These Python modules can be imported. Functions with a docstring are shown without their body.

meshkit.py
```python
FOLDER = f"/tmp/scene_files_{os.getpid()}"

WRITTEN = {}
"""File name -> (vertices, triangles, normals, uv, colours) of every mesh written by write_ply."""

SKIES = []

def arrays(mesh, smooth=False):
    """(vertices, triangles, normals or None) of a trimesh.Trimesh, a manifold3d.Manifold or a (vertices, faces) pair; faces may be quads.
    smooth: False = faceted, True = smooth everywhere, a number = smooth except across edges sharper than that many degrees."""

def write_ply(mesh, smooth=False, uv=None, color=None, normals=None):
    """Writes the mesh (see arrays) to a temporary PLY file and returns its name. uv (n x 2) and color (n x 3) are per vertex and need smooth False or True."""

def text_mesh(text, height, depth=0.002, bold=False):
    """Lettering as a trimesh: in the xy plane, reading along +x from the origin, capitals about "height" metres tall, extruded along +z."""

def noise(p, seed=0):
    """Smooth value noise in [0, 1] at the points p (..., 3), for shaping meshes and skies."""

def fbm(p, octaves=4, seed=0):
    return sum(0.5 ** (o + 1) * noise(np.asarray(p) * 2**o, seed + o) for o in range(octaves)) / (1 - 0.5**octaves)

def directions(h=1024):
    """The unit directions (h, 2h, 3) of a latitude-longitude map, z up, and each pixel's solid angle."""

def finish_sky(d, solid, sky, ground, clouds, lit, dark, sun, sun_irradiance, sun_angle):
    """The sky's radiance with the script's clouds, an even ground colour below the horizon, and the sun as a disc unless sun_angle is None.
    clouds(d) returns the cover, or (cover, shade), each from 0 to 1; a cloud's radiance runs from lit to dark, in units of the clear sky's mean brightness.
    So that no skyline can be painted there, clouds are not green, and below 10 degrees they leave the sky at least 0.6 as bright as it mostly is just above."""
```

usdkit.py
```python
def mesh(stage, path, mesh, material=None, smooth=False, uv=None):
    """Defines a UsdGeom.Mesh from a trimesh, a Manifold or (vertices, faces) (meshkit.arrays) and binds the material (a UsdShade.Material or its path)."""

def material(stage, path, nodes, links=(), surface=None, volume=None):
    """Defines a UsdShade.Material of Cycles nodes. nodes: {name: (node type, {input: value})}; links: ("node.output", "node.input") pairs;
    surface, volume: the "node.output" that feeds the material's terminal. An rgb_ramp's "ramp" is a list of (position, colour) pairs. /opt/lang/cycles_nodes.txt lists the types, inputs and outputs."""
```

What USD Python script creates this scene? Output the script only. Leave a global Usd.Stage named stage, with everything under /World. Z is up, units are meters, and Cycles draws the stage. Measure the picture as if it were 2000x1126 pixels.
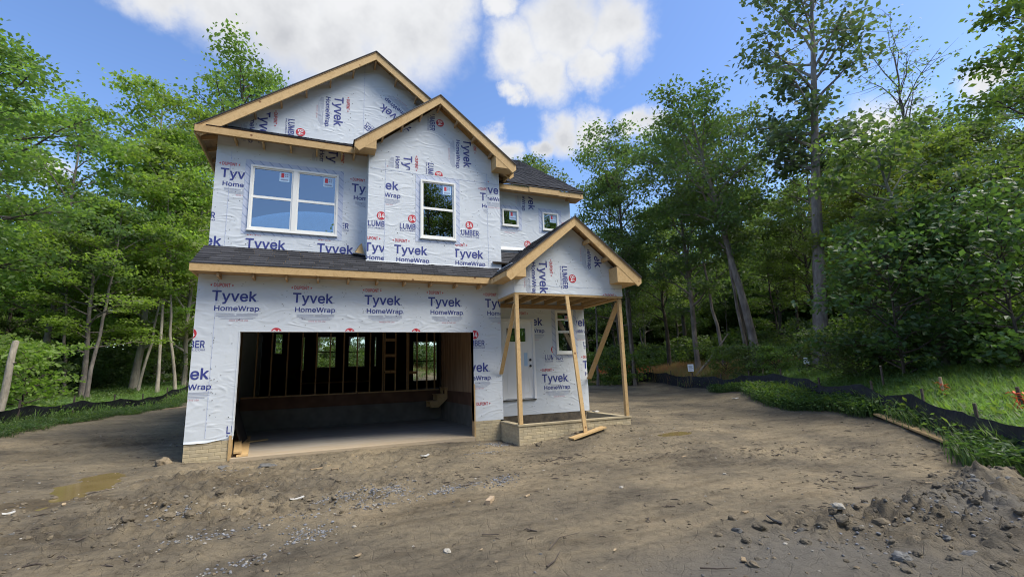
import math, random
import numpy as np, trimesh, usdkit, meshkit
from pxr import Usd, UsdGeom, UsdLux, UsdShade, Sdf, Gf, Vt
from shapely.geometry import Polygon, box as sbox
from scipy.interpolate import RBFInterpolator

stage = Usd.Stage.CreateInMemory()
UsdGeom.SetStageUpAxis(stage, "Z"); UsdGeom.SetStageMetersPerUnit(stage, 1.0)
UsdGeom.Xform.Define(stage, "/World"); UsdGeom.Scope.Define(stage, "/World/Looks")
rng = np.random.default_rng(7); random.seed(7)

# ------------------------------------------------------------------ camera
EXPOSURE = 1.9
C = np.array([1.4601, -10.7662, 1.4582]); YAW, PITCH, ROLL, FPX = 0.4021, 0.1784, -0.0334, 900.69
Fv = np.array([math.sin(YAW)*math.cos(PITCH), math.cos(YAW)*math.cos(PITCH), math.sin(PITCH)])
Rv = np.array([math.cos(YAW), -math.sin(YAW), 0]); Uv = np.cross(Rv, Fv)
R2 = math.cos(ROLL)*Rv + math.sin(ROLL)*Uv; U2 = -math.sin(ROLL)*Rv + math.cos(ROLL)*Uv
cam = UsdGeom.Camera.Define(stage, "/World/camera")
cam.CreateHorizontalApertureAttr(36.0); cam.CreateVerticalApertureAttr(36.0*576/1024)
cam.CreateFocalLengthAttr(36.0*FPX/2000); cam.CreateClippingRangeAttr(Gf.Vec2f(0.1, 2000)); cam.CreateExposureAttr(EXPOSURE)
M = Gf.Matrix4d(*R2, 0, *U2, 0, *(-Fv), 0, *C, 1)
cam.AddTransformOp().Set(M)

# ------------------------------------------------------------------ sun and sky
SUN = np.array([0.50, -0.40, 0.92]); SUN = SUN/np.linalg.norm(SUN)
SUN_I, SUN_ANGLE, SKY = 0.4, 36.0, 0.070
sun = UsdLux.DistantLight.Define(stage, "/World/sun")
sun.CreateIntensityAttr(SUN_I); sun.CreateAngleAttr(SUN_ANGLE); sun.CreateNormalizeAttr(True); sun.CreateColorAttr(Gf.Vec3f(1, .94, .82))
zz = SUN; xx = np.cross([0, 0, 1], zz); xx /= np.linalg.norm(xx); yy = np.cross(zz, xx)
sun.AddTransformOp().Set(Gf.Matrix4d(*xx, 0, *yy, 0, *zz, 0, 0, 0, 0, 1))

CLOUDS = [(-0.250,0.763,0.596,0.086),(-0.166,0.768,0.619,0.123),(-0.070,0.780,0.621,0.149),(0.045,0.759,0.650,0.173),(-0.003,0.807,0.590,0.120),(0.136,0.765,0.629,0.143),(0.186,0.729,0.658,0.104),(0.106,0.809,0.578,0.088),(0.336,0.726,0.600,0.089),(0.389,0.725,0.568,0.081),(0.405,0.664,0.628,0.125),(0.485,0.614,0.623,0.095),(0.464,0.674,0.575,0.069),(0.291,0.687,0.666,0.057),(0.351,0.765,0.540,0.041),(0.447,0.757,0.476,0.068),(0.499,0.723,0.478,0.062),(0.571,0.670,0.475,0.051),(0.415,0.789,0.452,0.042),(0.330,0.817,0.474,0.037),(0.360,0.824,0.437,0.043),(0.833,0.419,0.361,0.093),(0.879,0.293,0.377,0.045),(-0.385,0.865,0.322,0.04),
 (0.3,-0.75,0.6,.22),(0.55,-0.6,0.58,.18),(-0.2,-0.7,0.7,.2),(-0.75,-0.3,0.6,.22),(-0.8,0.1,0.55,.18),(0.1,-0.2,0.97,.2),(-0.3,0.1,0.95,.16),(.75,-.5,.45,.18),(-.55,-.75,.4,.2)]
CLOUD_LIT, CLOUD_DARK = (3.4, 3.44, 3.52), (2.05, 2.12, 2.28)
def sky_material():
    n = {"geo": ("geometry", {}), "sky": ("sky_texture", {"sky_type": "single_scattering", "sun_disc": False, "sun_elevation": math.asin(SUN[2]), "sun_rotation": math.atan2(SUN[0], SUN[1]), "air_density": 1.0, "aerosol_density": .6}),
         "n1": ("noise_texture", {"scale": 9.0, "detail": 8.0, "roughness": .62}), "off": ("vector_math", {"math_type": "subtract", "vector2": (.5, .5, .5)}),
         "sc": ("vector_math", {"math_type": "scale", "scale": .13}), "add": ("vector_math", {"math_type": "add"}),
         "n2": ("noise_texture", {"scale": 5.0, "detail": 7.0, "roughness": .6}), 
         "edge": ("map_range", {"from_min": .06, "from_max": .78, "to_min": 0., "to_max": 1., "clamp": True, "range_type": "smoothstep"}),
         "shade": ("map_range", {"from_min": .36, "from_max": .64, "to_min": 0., "to_max": 1., "clamp": True}),
         "core": ("map_range", {"from_min": .35, "from_max": .95, "to_min": 0., "to_max": .8, "clamp": True}),
         "shm": ("math", {"math_type": "multiply"}),
         "ccol": ("mix", {"color1": CLOUD_LIT, "color2": CLOUD_DARK}), "sat": ("hsv", {"saturation": 1.16, "value": 1.0, "hue": .508}), "out": ("mix", {}), "bg": ("background_shader", {"strength": SKY})}
    l = [("geo.position", "n1.vector"), ("n1.color", "off.vector1"), ("off.vector", "sc.vector1"), ("geo.position", "add.vector1"), ("sc.vector", "add.vector2"), ("geo.position", "n2.vector")]
    prev = None
    for i, (x, y, z, r) in enumerate(CLOUDS):
        n[f"d{i}"] = ("vector_math", {"math_type": "distance", "vector2": (x, y, z)})
        n[f"m{i}"] = ("map_range", {"from_min": 0., "from_max": r*1.0, "to_min": 1.15, "to_max": 0., "clamp": True})
        l += [("add.vector", f"d{i}.vector1"), (f"d{i}.value", f"m{i}.value")]
        if prev is None: prev = f"m{i}.result"
        else:
            n[f"x{i}"] = ("math", {"math_type": "smoothmax", "value3": .06})
            l += [(prev, f"x{i}.value1"), (f"m{i}.result", f"x{i}.value2")]; prev = f"x{i}.value"
    l += [(prev, "edge.value"), (prev, "core.value"), ("n2.fac", "shade.value"), ("shade.result", "shm.value1"), ("core.result", "shm.value2"), ("shm.value", "ccol.fac"),
          ("sky.color", "sat.color"), ("sat.color", "out.color1"), ("ccol.color", "out.color2"), ("edge.result", "out.fac"), ("out.color", "bg.color")]
    return usdkit.material(stage, "/World/Looks/sky_look", n, l, surface="bg.background")
dome = UsdLux.DomeLight.Define(stage, "/World/sky"); dome.CreateIntensityAttr(1.0)
UsdShade.MaterialBindingAPI.Apply(dome.GetPrim()).Bind(sky_material())
dome.GetPrim().SetCustomDataByKey("kind", "structure")

# ------------------------------------------------------------------ materials
LOOK = {}
def lin(r, g, b):
    return tuple(((c/255+.055)/1.055)**2.4 if c > 10 else c/255/12.92 for c in (r, g, b))
def noisy(name, cols, scale=4., detail=5., rough=.8, bump=0., bscale=None, stretch=(1, 1, 1), rand=0., spec=.3, bdist=.02, dist=0., ramp=(.3, .7)):
    k = len(cols)
    n = {"g": ("geometry", {}), "mp": ("mapping", {"scale": stretch}), "n": ("noise_texture", {"scale": scale, "detail": detail, "roughness": .6, "distortion": dist}),
         "r": ("rgb_ramp", {"ramp": [(ramp[0]+(ramp[1]-ramp[0])*i/max(1, k-1), c) for i, c in enumerate(cols)]}), "p": ("principled_bsdf", {"roughness": rough, "specular_ior_level": spec})}
    l = [("g.position", "mp.vector"), ("mp.vector", "n.vector"), ("n.fac", "r.fac")]
    out = "r.color"
    if rand:
        n.update({"oi": ("object_info", {}), "mr": ("map_range", {"to_min": 1-rand, "to_max": 1+rand}), "hs": ("hsv", {})})
        l += [("oi.random", "mr.value"), ("mr.result", "hs.value"), (out, "hs.color")]; out = "hs.color"
    l.append((out, "p.base_color"))
    if bump:
        n.update({"bn": ("noise_texture", {"scale": bscale or scale*3, "detail": 6.}), "b": ("bump", {"strength": bump, "distance": bdist})})
        l += [("mp.vector", "bn.vector"), ("bn.fac", "b.height"), ("b.normal", "p.normal")]
    LOOK[name] = usdkit.material(stage, "/World/Looks/"+name, n, l, surface="p.BSDF")
    return LOOK[name]
def plain(name, col, rough=.6, metallic=0., spec=.4):
    LOOK[name] = usdkit.material(stage, "/World/Looks/"+name, {"p": ("principled_bsdf", {"base_color": col, "roughness": rough, "metallic": metallic, "specular_ior_level": spec})}, surface="p.BSDF")

def wrap_look():
    n = {"g": ("geometry", {}), "n": ("noise_texture", {"scale": 1.2, "detail": 4.}), "r": ("rgb_ramp", {"ramp": [(.3, (.57, .61, .65)), (.7, (.635, .675, .71))]}),
         "m1": ("mapping", {"scale": (1., 1., 2.2)}), "w1": ("noise_texture", {"scale": 1.5, "detail": 2.5, "distortion": 2.6, "type": "ridged_multifractal"}), "w2": ("noise_texture", {"scale": 14., "detail": 5., "distortion": .8}),
         "sum": ("math", {"math_type": "multiply_add", "value2": .10}), "b": ("bump", {"strength": .36, "distance": .035}), "p": ("principled_bsdf", {"roughness": .52, "specular_ior_level": .35})}
    l = [("g.position", "n.vector"), ("n.fac", "r.fac"), ("r.color", "p.base_color"), ("g.position", "m1.vector"), ("m1.vector", "w1.vector"), ("g.position", "w2.vector"),
         ("w2.fac", "sum.value1"), ("w1.fac", "sum.value3"), ("sum.value", "b.height"), ("b.normal", "p.normal")]
    LOOK["wrap"] = usdkit.material(stage, "/World/Looks/wrap", n, l, surface="p.BSDF")
wrap_look()
plain("print_navy", lin(58, 66, 132), .5); plain("print_red", lin(186, 52, 62), .5); plain("print_white", (.75, .75, .77), .5); plain("print_fine", lin(128, 136, 166), .5); plain("print_pink", lin(190, 120, 135), .5)
def tape_look():
    n = {"g": ("geometry", {}), "w": ("wave_texture", {"bands_direction": "diagonal", "scale": 3.2, "distortion": .6, "detail": 1.}), "r": ("rgb_ramp", {"ramp": [(.0, lin(186, 194, 212)), (.9, lin(186, 194, 212)), (.97, lin(150, 162, 188))]}),
         "bn": ("noise_texture", {"scale": 14., "detail": 4.}), "b": ("bump", {"strength": .4, "distance": .02}), "p": ("principled_bsdf", {"roughness": .5})}
    LOOK["tape"] = usdkit.material(stage, "/World/Looks/tape", n, [("g.position", "w.vector"), ("w.fac", "r.fac"), ("r.color", "p.base_color"), ("g.position", "bn.vector"), ("bn.fac", "b.height"), ("b.normal", "p.normal")], surface="p.BSDF")
tape_look()
def lumber_look(name, a, b, c):
    n = {"g": ("geometry", {}), "m": ("mapping", {"scale": (2.2, 2.2, 2.2)}), "n": ("noise_texture", {"scale": 3., "detail": 6., "roughness": .65, "distortion": 2.2}),
         "r": ("rgb_ramp", {"ramp": [(.3, b), (.5, a), (.72, (a[0]*1.1, a[1]*1.1, a[2]*1.08))]}),
         "v": ("voronoi_texture", {"scale": 3.1, "randomness": 1.}), "k": ("rgb_ramp", {"ramp": [(0., (1, 1, 1)), (.07, (1, 1, 1)), (.10, (0, 0, 0))]}),
         "mx": ("mix", {"color2": c}), "oi": ("object_info", {}), "mr": ("map_range", {"to_min": .84, "to_max": 1.12}), "hs": ("hsv", {}),
         "bn": ("noise_texture", {"scale": 60., "detail": 3.}), "b": ("bump", {"strength": .25, "distance": .004}), "p": ("principled_bsdf", {"roughness": .72, "specular_ior_level": .25})}
    l = [("g.position", "m.vector"), ("m.vector", "n.vector"), ("n.fac", "r.fac"), ("r.color", "mx.color1"), ("g.position", "v.vector"), ("v.distance", "k.fac"), ("k.color", "mx.fac"),
         ("oi.random", "mr.value"), ("mr.result", "hs.value"), ("mx.color", "hs.color"), ("hs.color", "p.base_color"), ("m.vector", "bn.vector"), ("bn.fac", "b.height"), ("b.normal", "p.normal")]
    LOOK[name] = usdkit.material(stage, "/World/Looks/"+name, n, l, surface="p.BSDF")
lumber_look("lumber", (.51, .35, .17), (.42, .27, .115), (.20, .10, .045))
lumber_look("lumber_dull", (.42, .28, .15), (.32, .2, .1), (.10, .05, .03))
noisy("wood_panel", [(.24, .15, .095), (.38, .25, .16), (.48, .34, .22)], scale=2.5, stretch=(1, 6, .25), rough=.8, bump=.2)
noisy("rim_board", [(.11, .058, .038), (.18, .10, .065)], scale=3., rough=.8)
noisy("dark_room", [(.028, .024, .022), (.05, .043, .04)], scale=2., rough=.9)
for i, c in enumerate([(.030, .031, .036), (.040, .041, .047), (.022, .023, .027)]):
    noisy(f"shingle_{'abc'[i]}", [tuple(x*.6 for x in c), c, tuple(x*1.7 for x in c)], scale=90., rough=.88, bump=.5, bscale=160., bdist=.004, spec=.25)
for i, c in enumerate([(.44, .365, .235), (.48, .40, .255), (.41, .345, .23)]):
    noisy(f"brick_{'abc'[i]}", [tuple(x*.82 for x in c), c, tuple(x*1.1 for x in c)], scale=9., rough=.9, bump=.4, bscale=60., bdist=.004)
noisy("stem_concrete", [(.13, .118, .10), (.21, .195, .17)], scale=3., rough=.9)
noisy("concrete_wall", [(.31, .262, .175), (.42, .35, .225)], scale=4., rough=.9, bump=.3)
noisy("dark_block", [(.045, .04, .035), (.10, .085, .065), (.16, .13, .09)], scale=5., rough=.9, bump=.4)
def slab_look():
    n = {"g": ("geometry", {}), "x": ("separate_xyz", {}), "mp": ("mapping", {"scale": (.5, 2.4, 1)}), "n": ("noise_texture", {"scale": 3., "detail": 6.}), "r": ("rgb_ramp", {"ramp": [(.3, (.22, .212, .195)), (.7, (.38, .365, .335))]}),
         "d": ("math", {"math_type": "multiply_add", "value2": .9}), "e": ("map_range", {"from_min": .45, "from_max": 2.2, "to_min": .85, "to_max": 0., "clamp": True}), "mx": ("mix", {"color2": (.40, .31, .20)}), "p": ("principled_bsdf", {"roughness": .8})}
    LOOK["slab"] = usdkit.material(stage, "/World/Looks/slab", n, [("g.position", "mp.vector"), ("mp.vector", "n.vector"), ("n.fac", "r.fac"), ("g.position", "x.vector"), ("n.fac", "d.value1"), ("x.y", "d.value3"), ("d.value", "e.value"), ("e.result", "mx.fac"), ("r.color", "mx.color1"), ("mx.color", "p.base_color")], surface="p.BSDF")
slab_look()
LOOK["clear_glass"] = usdkit.material(stage, "/World/Looks/clear_glass", {"f": ("fresnel", {"IOR": 1.45}), "t": ("transparent_bsdf", {"color": (.9, .93, .93)}), "g": ("glossy_bsdf", {"color": (.9, .95, 1.0), "roughness": .0}), "m": ("mix_closure", {})},
    [("f.fac", "m.fac"), ("t.BSDF", "m.closure1"), ("g.BSDF", "m.closure2")], surface="m.closure")
plain("vinyl", (.80, .80, .76), .4); plain("door_white", (.80, .80, .79), .45); plain("black_metal", (.02, .02, .02), .4); plain("threshold", (.05, .05, .05), .5); plain("sticker_blue", lin(176, 205, 232), .5); plain("drip_edge", (.03, .03, .035), .5)
LOOK["glass"] = usdkit.material(stage, "/World/Looks/glass", {"f": ("fresnel", {"IOR": 3.1}), "t": ("transparent_bsdf", {"color": (.62, .70, .72)}), "g": ("glossy_bsdf", {"color": (.86, .95, 1.0), "roughness": .0}), "m": ("mix_closure", {})},
    [("f.fac", "m.fac"), ("t.BSDF", "m.closure1"), ("g.BSDF", "m.closure2")], surface="m.closure")
plain("fabric_black", (.018, .019, .024), .5, spec=.5)
noisy("silt_fabric", [(.008, .0085, .011), (.016, .017, .021)], scale=3., rough=.62, bump=.6, bscale=4., bdist=.08, spec=.3)
plain("orange_plastic", lin(226, 88, 40), .5); plain("sign_white", lin(215, 225, 235), .5); plain("sign_grey", lin(120, 130, 140), .5)
noisy("weathered_wood", [(.30, .22, .14), (.46, .36, .25)], scale=6., rough=.85, bump=.3)
noisy("stake_wood", [(.05, .04, .035), (.11, .09, .07)], scale=10., rough=.9)

def bark(name, a, b, spots=None):
    n = {"g": ("texture_coordinate", {}), "mp": ("mapping", {"scale": (1, 1, .22)}), "n": ("noise_texture", {"scale": 9., "detail": 7., "roughness": .7}), "r": ("rgb_ramp", {"ramp": [(.32, a), (.68, b)]}),
         "n3": ("noise_texture", {"scale": 1.3, "detail": 3.}), "r3": ("rgb_ramp", {"ramp": [(.4, (.8, .8, .8)), (.62, (1.25, 1.25, 1.2))]}), "mm": ("mix", {"mix_type": "multiply", "fac": 1.}),
         "bn": ("noise_texture", {"scale": 24., "detail": 6.}), "b": ("bump", {"strength": .7, "distance": .03}), "p": ("principled_bsdf", {"roughness": .9, "specular_ior_level": .15})}
    LOOK[name] = usdkit.material(stage, "/World/Looks/"+name, n, [("g.object", "mp.vector"), ("mp.vector", "n.vector"), ("n.fac", "r.fac"), ("g.object", "n3.vector"), ("n3.fac", "r3.fac"), ("r.color", "mm.color1"), ("r3.color", "mm.color2"), ("mm.color", "p.base_color"), ("mp.vector", "bn.vector"), ("bn.fac", "b.height"), ("b.normal", "p.normal")], surface="p.BSDF")
bark("bark_grey", (.10, .085, .075), (.24, .21, .185)); bark("bark_pale", (.20, .175, .14), (.42, .38, .31)); bark("bark_dark", (.045, .038, .032), (.12, .10, .085)); bark("bark_green", (.11, .115, .095), (.25, .25, .20))
def leaf(name, cols, trans=.35, rough=.45, spec=.35, val=.14, hue=.012):
    k = len(cols)
    n = {"g": ("geometry", {}), "oi": ("object_info", {}), "r": ("rgb_ramp", {"ramp": [(i/(k-1), c) for i, c in enumerate(cols)]}),
         "tc": ("texture_coordinate", {}), "n": ("noise_texture", {"scale": .55, "detail": 2.}), "nm": ("map_range", {"from_min": .3, "from_max": .7, "to_min": .72, "to_max": 1.28, "clamp": True}),
         "hv": ("map_range", {"to_min": 1-val, "to_max": 1+val}), "hh": ("map_range", {"to_min": .5-hue, "to_max": .5+hue}), "mul": ("math", {"math_type": "multiply"}), "hs": ("hsv", {"saturation": .9}),
         "d": ("principled_bsdf", {"roughness": rough, "specular_ior_level": spec}), "tl": ("translucent_bsdf", {}), "br": ("mix", {"mix_type": "multiply", "fac": 1., "color2": (1.7, 1.9, .8)}), "m": ("mix_closure", {"fac": trans})}
    l = [("g.random_per_island", "r.fac"), ("r.color", "hs.color"), ("oi.random", "hv.value"), ("oi.random", "hh.value"), ("hh.result", "hs.hue"), ("tc.object", "n.vector"), ("n.fac", "nm.value"), ("hv.result", "mul.value1"), ("nm.result", "mul.value2"), ("mul.value", "hs.value"),
         ("hs.color", "d.base_color"), ("hs.color", "br.color1"), ("br.color", "tl.color"), ("d.BSDF", "m.closure1"), ("tl.BSDF", "m.closure2")]
    LOOK[name] = usdkit.material(stage, "/World/Looks/"+name, n, l, surface="m.closure")
leaf("leaf_bright", [(.16, .23, .034), (.235, .33, .05), (.31, .39, .09)], .54)
leaf("leaf_mid", [(.11, .17, .038), (.165, .225, .05), (.21, .27, .07)], .5)
leaf("leaf_dark", [(.085, .13, .042), (.125, .175, .055), (.17, .22, .078)], .5)
leaf("leaf_grey", [(.075, .105, .058), (.11, .145, .075), (.15, .185, .10)], .38)
leaf("leaf_yellow", [(.13, .165, .028), (.19, .22, .04), (.23, .26, .055)], .45)
leaf("leaf_big", [(.07, .125, .038), (.11, .17, .05), (.17, .23, .075)], .42, rough=.38, spec=.45)
leaf("grass_bright", [(.15, .25, .065), (.22, .33, .095), (.29, .38, .13)], .45)
leaf("grass_dark", [(.06, .115, .032), (.095, .165, .045), (.14, .21, .065)], .42)
leaf("weed_dry", [(.26, .20, .08), (.30, .21, .09), (.20, .24, .07)], .3)
leaf("weed_red", [(.32, .13, .06), (.30, .18, .08), (.20, .18, .06)], .3)

# ------------------------------------------------------------------ building helpers
_used = {}
def numbered(parent, name):
    k = (parent, name); n = _used.get(k, -1) + 1; _used[k] = n
    return f"{parent}/{name}" if n == 0 else f"{parent}/{name}_{n:03d}"
class MB:
    def __init__(s): s.v, s.f, s.n = [], [], 0
    def add(s, v, f):
        v = np.asarray(v, float).reshape(-1, 3); f = np.asarray(f, int)
        if f.shape[1] == 4: f = np.vstack([f[:, [0, 1, 2]], f[:, [0, 2, 3]]])
        s.v.append(v); s.f.append(f + s.n); s.n += len(v); return s
    def tm(s, t): return s.add(t.vertices, t.faces)
    def box(s, a, b):
        a, b = np.minimum(a, b), np.maximum(a, b)
        t = trimesh.creation.box(extents=b-a); t.apply_translation((a+b)/2); return s.tm(t)
    def bar(s, p, q, w, h, up=(0, 0, 1), ext=0.):
        p, q = np.array(p, float), np.array(q, float); d = q-p; L = np.linalg.norm(d); d /= L
        up = np.array(up, float); r = np.cross(d, up); r /= np.linalg.norm(r); u = np.cross(r, d)
        p = p-d*ext; q = q+d*ext
        v = [e + r*a*w/2 + u*b*h/2 for e in (p, q) for a, b in ((-1, -1), (1, -1), (1, 1), (-1, 1))]
        return s.add(v, [[0, 1, 2, 3], [7, 6, 5, 4], [0, 4, 5, 1], [1, 5, 6, 2], [2, 6, 7, 3], [3, 7, 4, 0]])
    def tube(s, pts, rad, k=6):
        pts = np.asarray(pts, float); rad = np.broadcast_to(np.asarray(rad, float), (len(pts),))
        t = np.gradient(pts, axis=0); t /= np.linalg.norm(t, axis=1, keepdims=True)+1e-9
        ref = np.array([1., .3, 0]) if abs(t[0, 2]) > .8 else np.array([0, 0, 1.])
        a = np.cross(t, ref); a /= np.linalg.norm(a, axis=1, keepdims=True)+1e-9; b = np.cross(t, a)
        th = np.arange(k)/k*2*np.pi
        ring = pts[:, None] + rad[:, None, None]*(a[:, None]*np.cos(th)[None, :, None] + b[:, None]*np.sin(th)[None, :, None])
        n = len(pts); i, j = np.meshgrid(np.arange(n-1), np.arange(k), indexing="ij")
        q = np.stack([i*k+j, i*k+(j+1) % k, (i+1)*k+(j+1) % k, (i+1)*k+j], -1).reshape(-1, 4)
        return s.add(ring.reshape(-1, 3), q)
    def prism(s, poly, y0, y1):        # shapely polygon in (x, z), between two y
        for g in getattr(poly, "geoms", [poly]):
            t = trimesh.creation.extrude_polygon(g, abs(y1-y0), engine="earcut")
            v = t.vertices; w = np.stack([v[:, 0], max(y0, y1)-v[:, 2], v[:, 1]], 1)
            s.add(w, t.faces)
        return s
    def get(s): return np.vstack(s.v), np.vstack(s.f)
def put(parent, name, m, look, label=None, kind=None, smooth=False, origin=(0, 0, 0)):
    v, f = m.get() if isinstance(m, MB) else (np.asarray(m[0], float), np.asarray(m[1]))
    path = numbered(str(parent.GetPath()) if hasattr(parent, "GetPath") else parent, name)
    p = usdkit.mesh(stage, path, (v - np.asarray(origin), f), LOOK[look], smooth=smooth).GetPrim()
    if label: p.SetCustomDataByKey("label", label)
    if kind: p.SetCustomDataByKey("kind", kind)
    return p
def mark(p, label=None, cat=None, group=None, kind=None):
    for k, x in (("label", label), ("category", cat), ("group", group), ("kind", kind)):
        if x: p.SetCustomDataByKey(k, x)
    return p
def thing(name, label, cat, loc=(0, 0, 0), rz=0., sc=(1, 1, 1), group=None):
    x = UsdGeom.Xform.Define(stage, numbered("/World", name))
    x.AddTranslateOp().Set(Gf.Vec3d(*map(float, loc))); x.AddRotateZOp().Set(float(rz)); x.AddScaleOp().Set(Gf.Vec3f(*map(float, sc)))
    return mark(x.GetPrim(), label, cat, group)
def copy(src, label, loc, rz=0., sc=1., group=None, cat=None):
    name = src.GetName().rstrip("0123456789").rstrip("_")
    x = UsdGeom.Xform.Define(stage, numbered("/World", name)); p = x.GetPrim()
    p.GetReferences().AddInternalReference(src.GetPath()); p.SetInstanceable(True)
    sc = (sc, sc, sc) if np.ndim(sc) == 0 else sc
    for op, val in zip(x.GetOrderedXformOps(), (Gf.Vec3d(*map(float, loc)), float(rz), Gf.Vec3f(*map(float, sc)))): op.Set(val)
    was = src.GetCustomData()
    return mark(p, label, cat or was["category"], group)

# ------------------------------------------------------------------ the ground
CP = np.array([(1.46,-10.77,-.13),(3,-7,-.08),(0,-5,-.08),(5.8,-9,0.0),(-2,-3,0),(-.8,-.25,-.04),(0,-.4,-.05),(2.5,-.4,-.05),(5,-.4,-.10),(5.65,-.3,-.17),(5.5,-1.3,-.12),(7.1,-1.6,-.08),(8.8,-1.2,.07),(9,1,.1),(14.5,-3.5,.04),(12.0,-5.9,-.12),(7.5,-6.0,-.07),
 (10.3,-7.0,-.12),(9.8,-7.6,-.12),(9.2,-8.2,-.1),(11.1,-6.3,-.10),(13.,-4.7,-.02),(15.8,-.9,.1),(18.6,5.5,.2),(19.4,9,.2),(21.6,17,.25),(23,24.3,.5),(-5.2,7.8,.40),(-4.8,14,.4),(-5.3,4.5,.3),(-3,2,.12),(-2,8,.3),(17,-1.5,.7),(15.2,-4.2,.45),(13.3,-6.6,.22),(19,0,1.0),(22,5,1.1),(21,8,.9),(24,15,1.1),(30,10,1.3),(15,-9,.5),(12,-9.0,.2),(13,-11.5,.3),(40,0,1.5),
 (-7,18,.9),(-6.6,8,.65),(-6.8,4.5,.6),(-9,10,.85),(-12,4,.8),(-30,20,1.2),(10,13,.7),(6,14,.9),(3,14,.6),(6,19,1.9),(2,20,1.3),(0,40,2),(40,60,2.2),(0,-60,0),(60,-40,1),(-60,-20,.6),(-10,-5,.35),(-5,-9,.1),(10,-16,.2),(100,100,3),(-100,100,2),(100,-100,1),(-100,-100,1)])
_rbf = RBFInterpolator(CP[:, :2], CP[:, 2], kernel="linear", smoothing=.02)
def bump2(x, y, cx, cy, rx, ry, a=0.):
    c, s = math.cos(a), math.sin(a); u = ((x-cx)*c+(y-cy)*s)/rx; w = (-(x-cx)*s+(y-cy)*c)/ry
    return np.exp(-(u*u+w*w))
FENCE_R = np.array([(27,34),(23.4,24.3),(21.9,17.2),(19.7,8.8),(18.8,5.3),(17.7,2.4),(16.1,-.7),(15.25,-2.55),(13.8,-4.4),(12.2,-5.9),(11.05,-6.9),(10.3,-7.6),(9.8,-8.4),(10,-10.)])
FENCE_L = np.array([(-6.6,1.0),(-6.1,4.6),(-5.75,7.9),(-5.35,11.),(-5.0,14.6),(-4.6,19.),(-4.2,24.)])
def dist_line(x, y, P):
    d = np.full(np.shape(x), 1e9); side = np.zeros(np.shape(x))
    for a, b in zip(P[:-1], P[1:]):
        ab = b-a; t = np.clip(((x-a[0])*ab[0]+(y-a[1])*ab[1])/(ab@ab), 0, 1)
        dx, dy = x-a[0]-t*ab[0], y-a[1]-t*ab[1]; q = np.hypot(dx, dy)
        sg = np.sign(ab[0]*dy-ab[1]*dx); m = q < d; d = np.where(m, q, d); side = np.where(m, sg, side)
    return d*side
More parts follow.
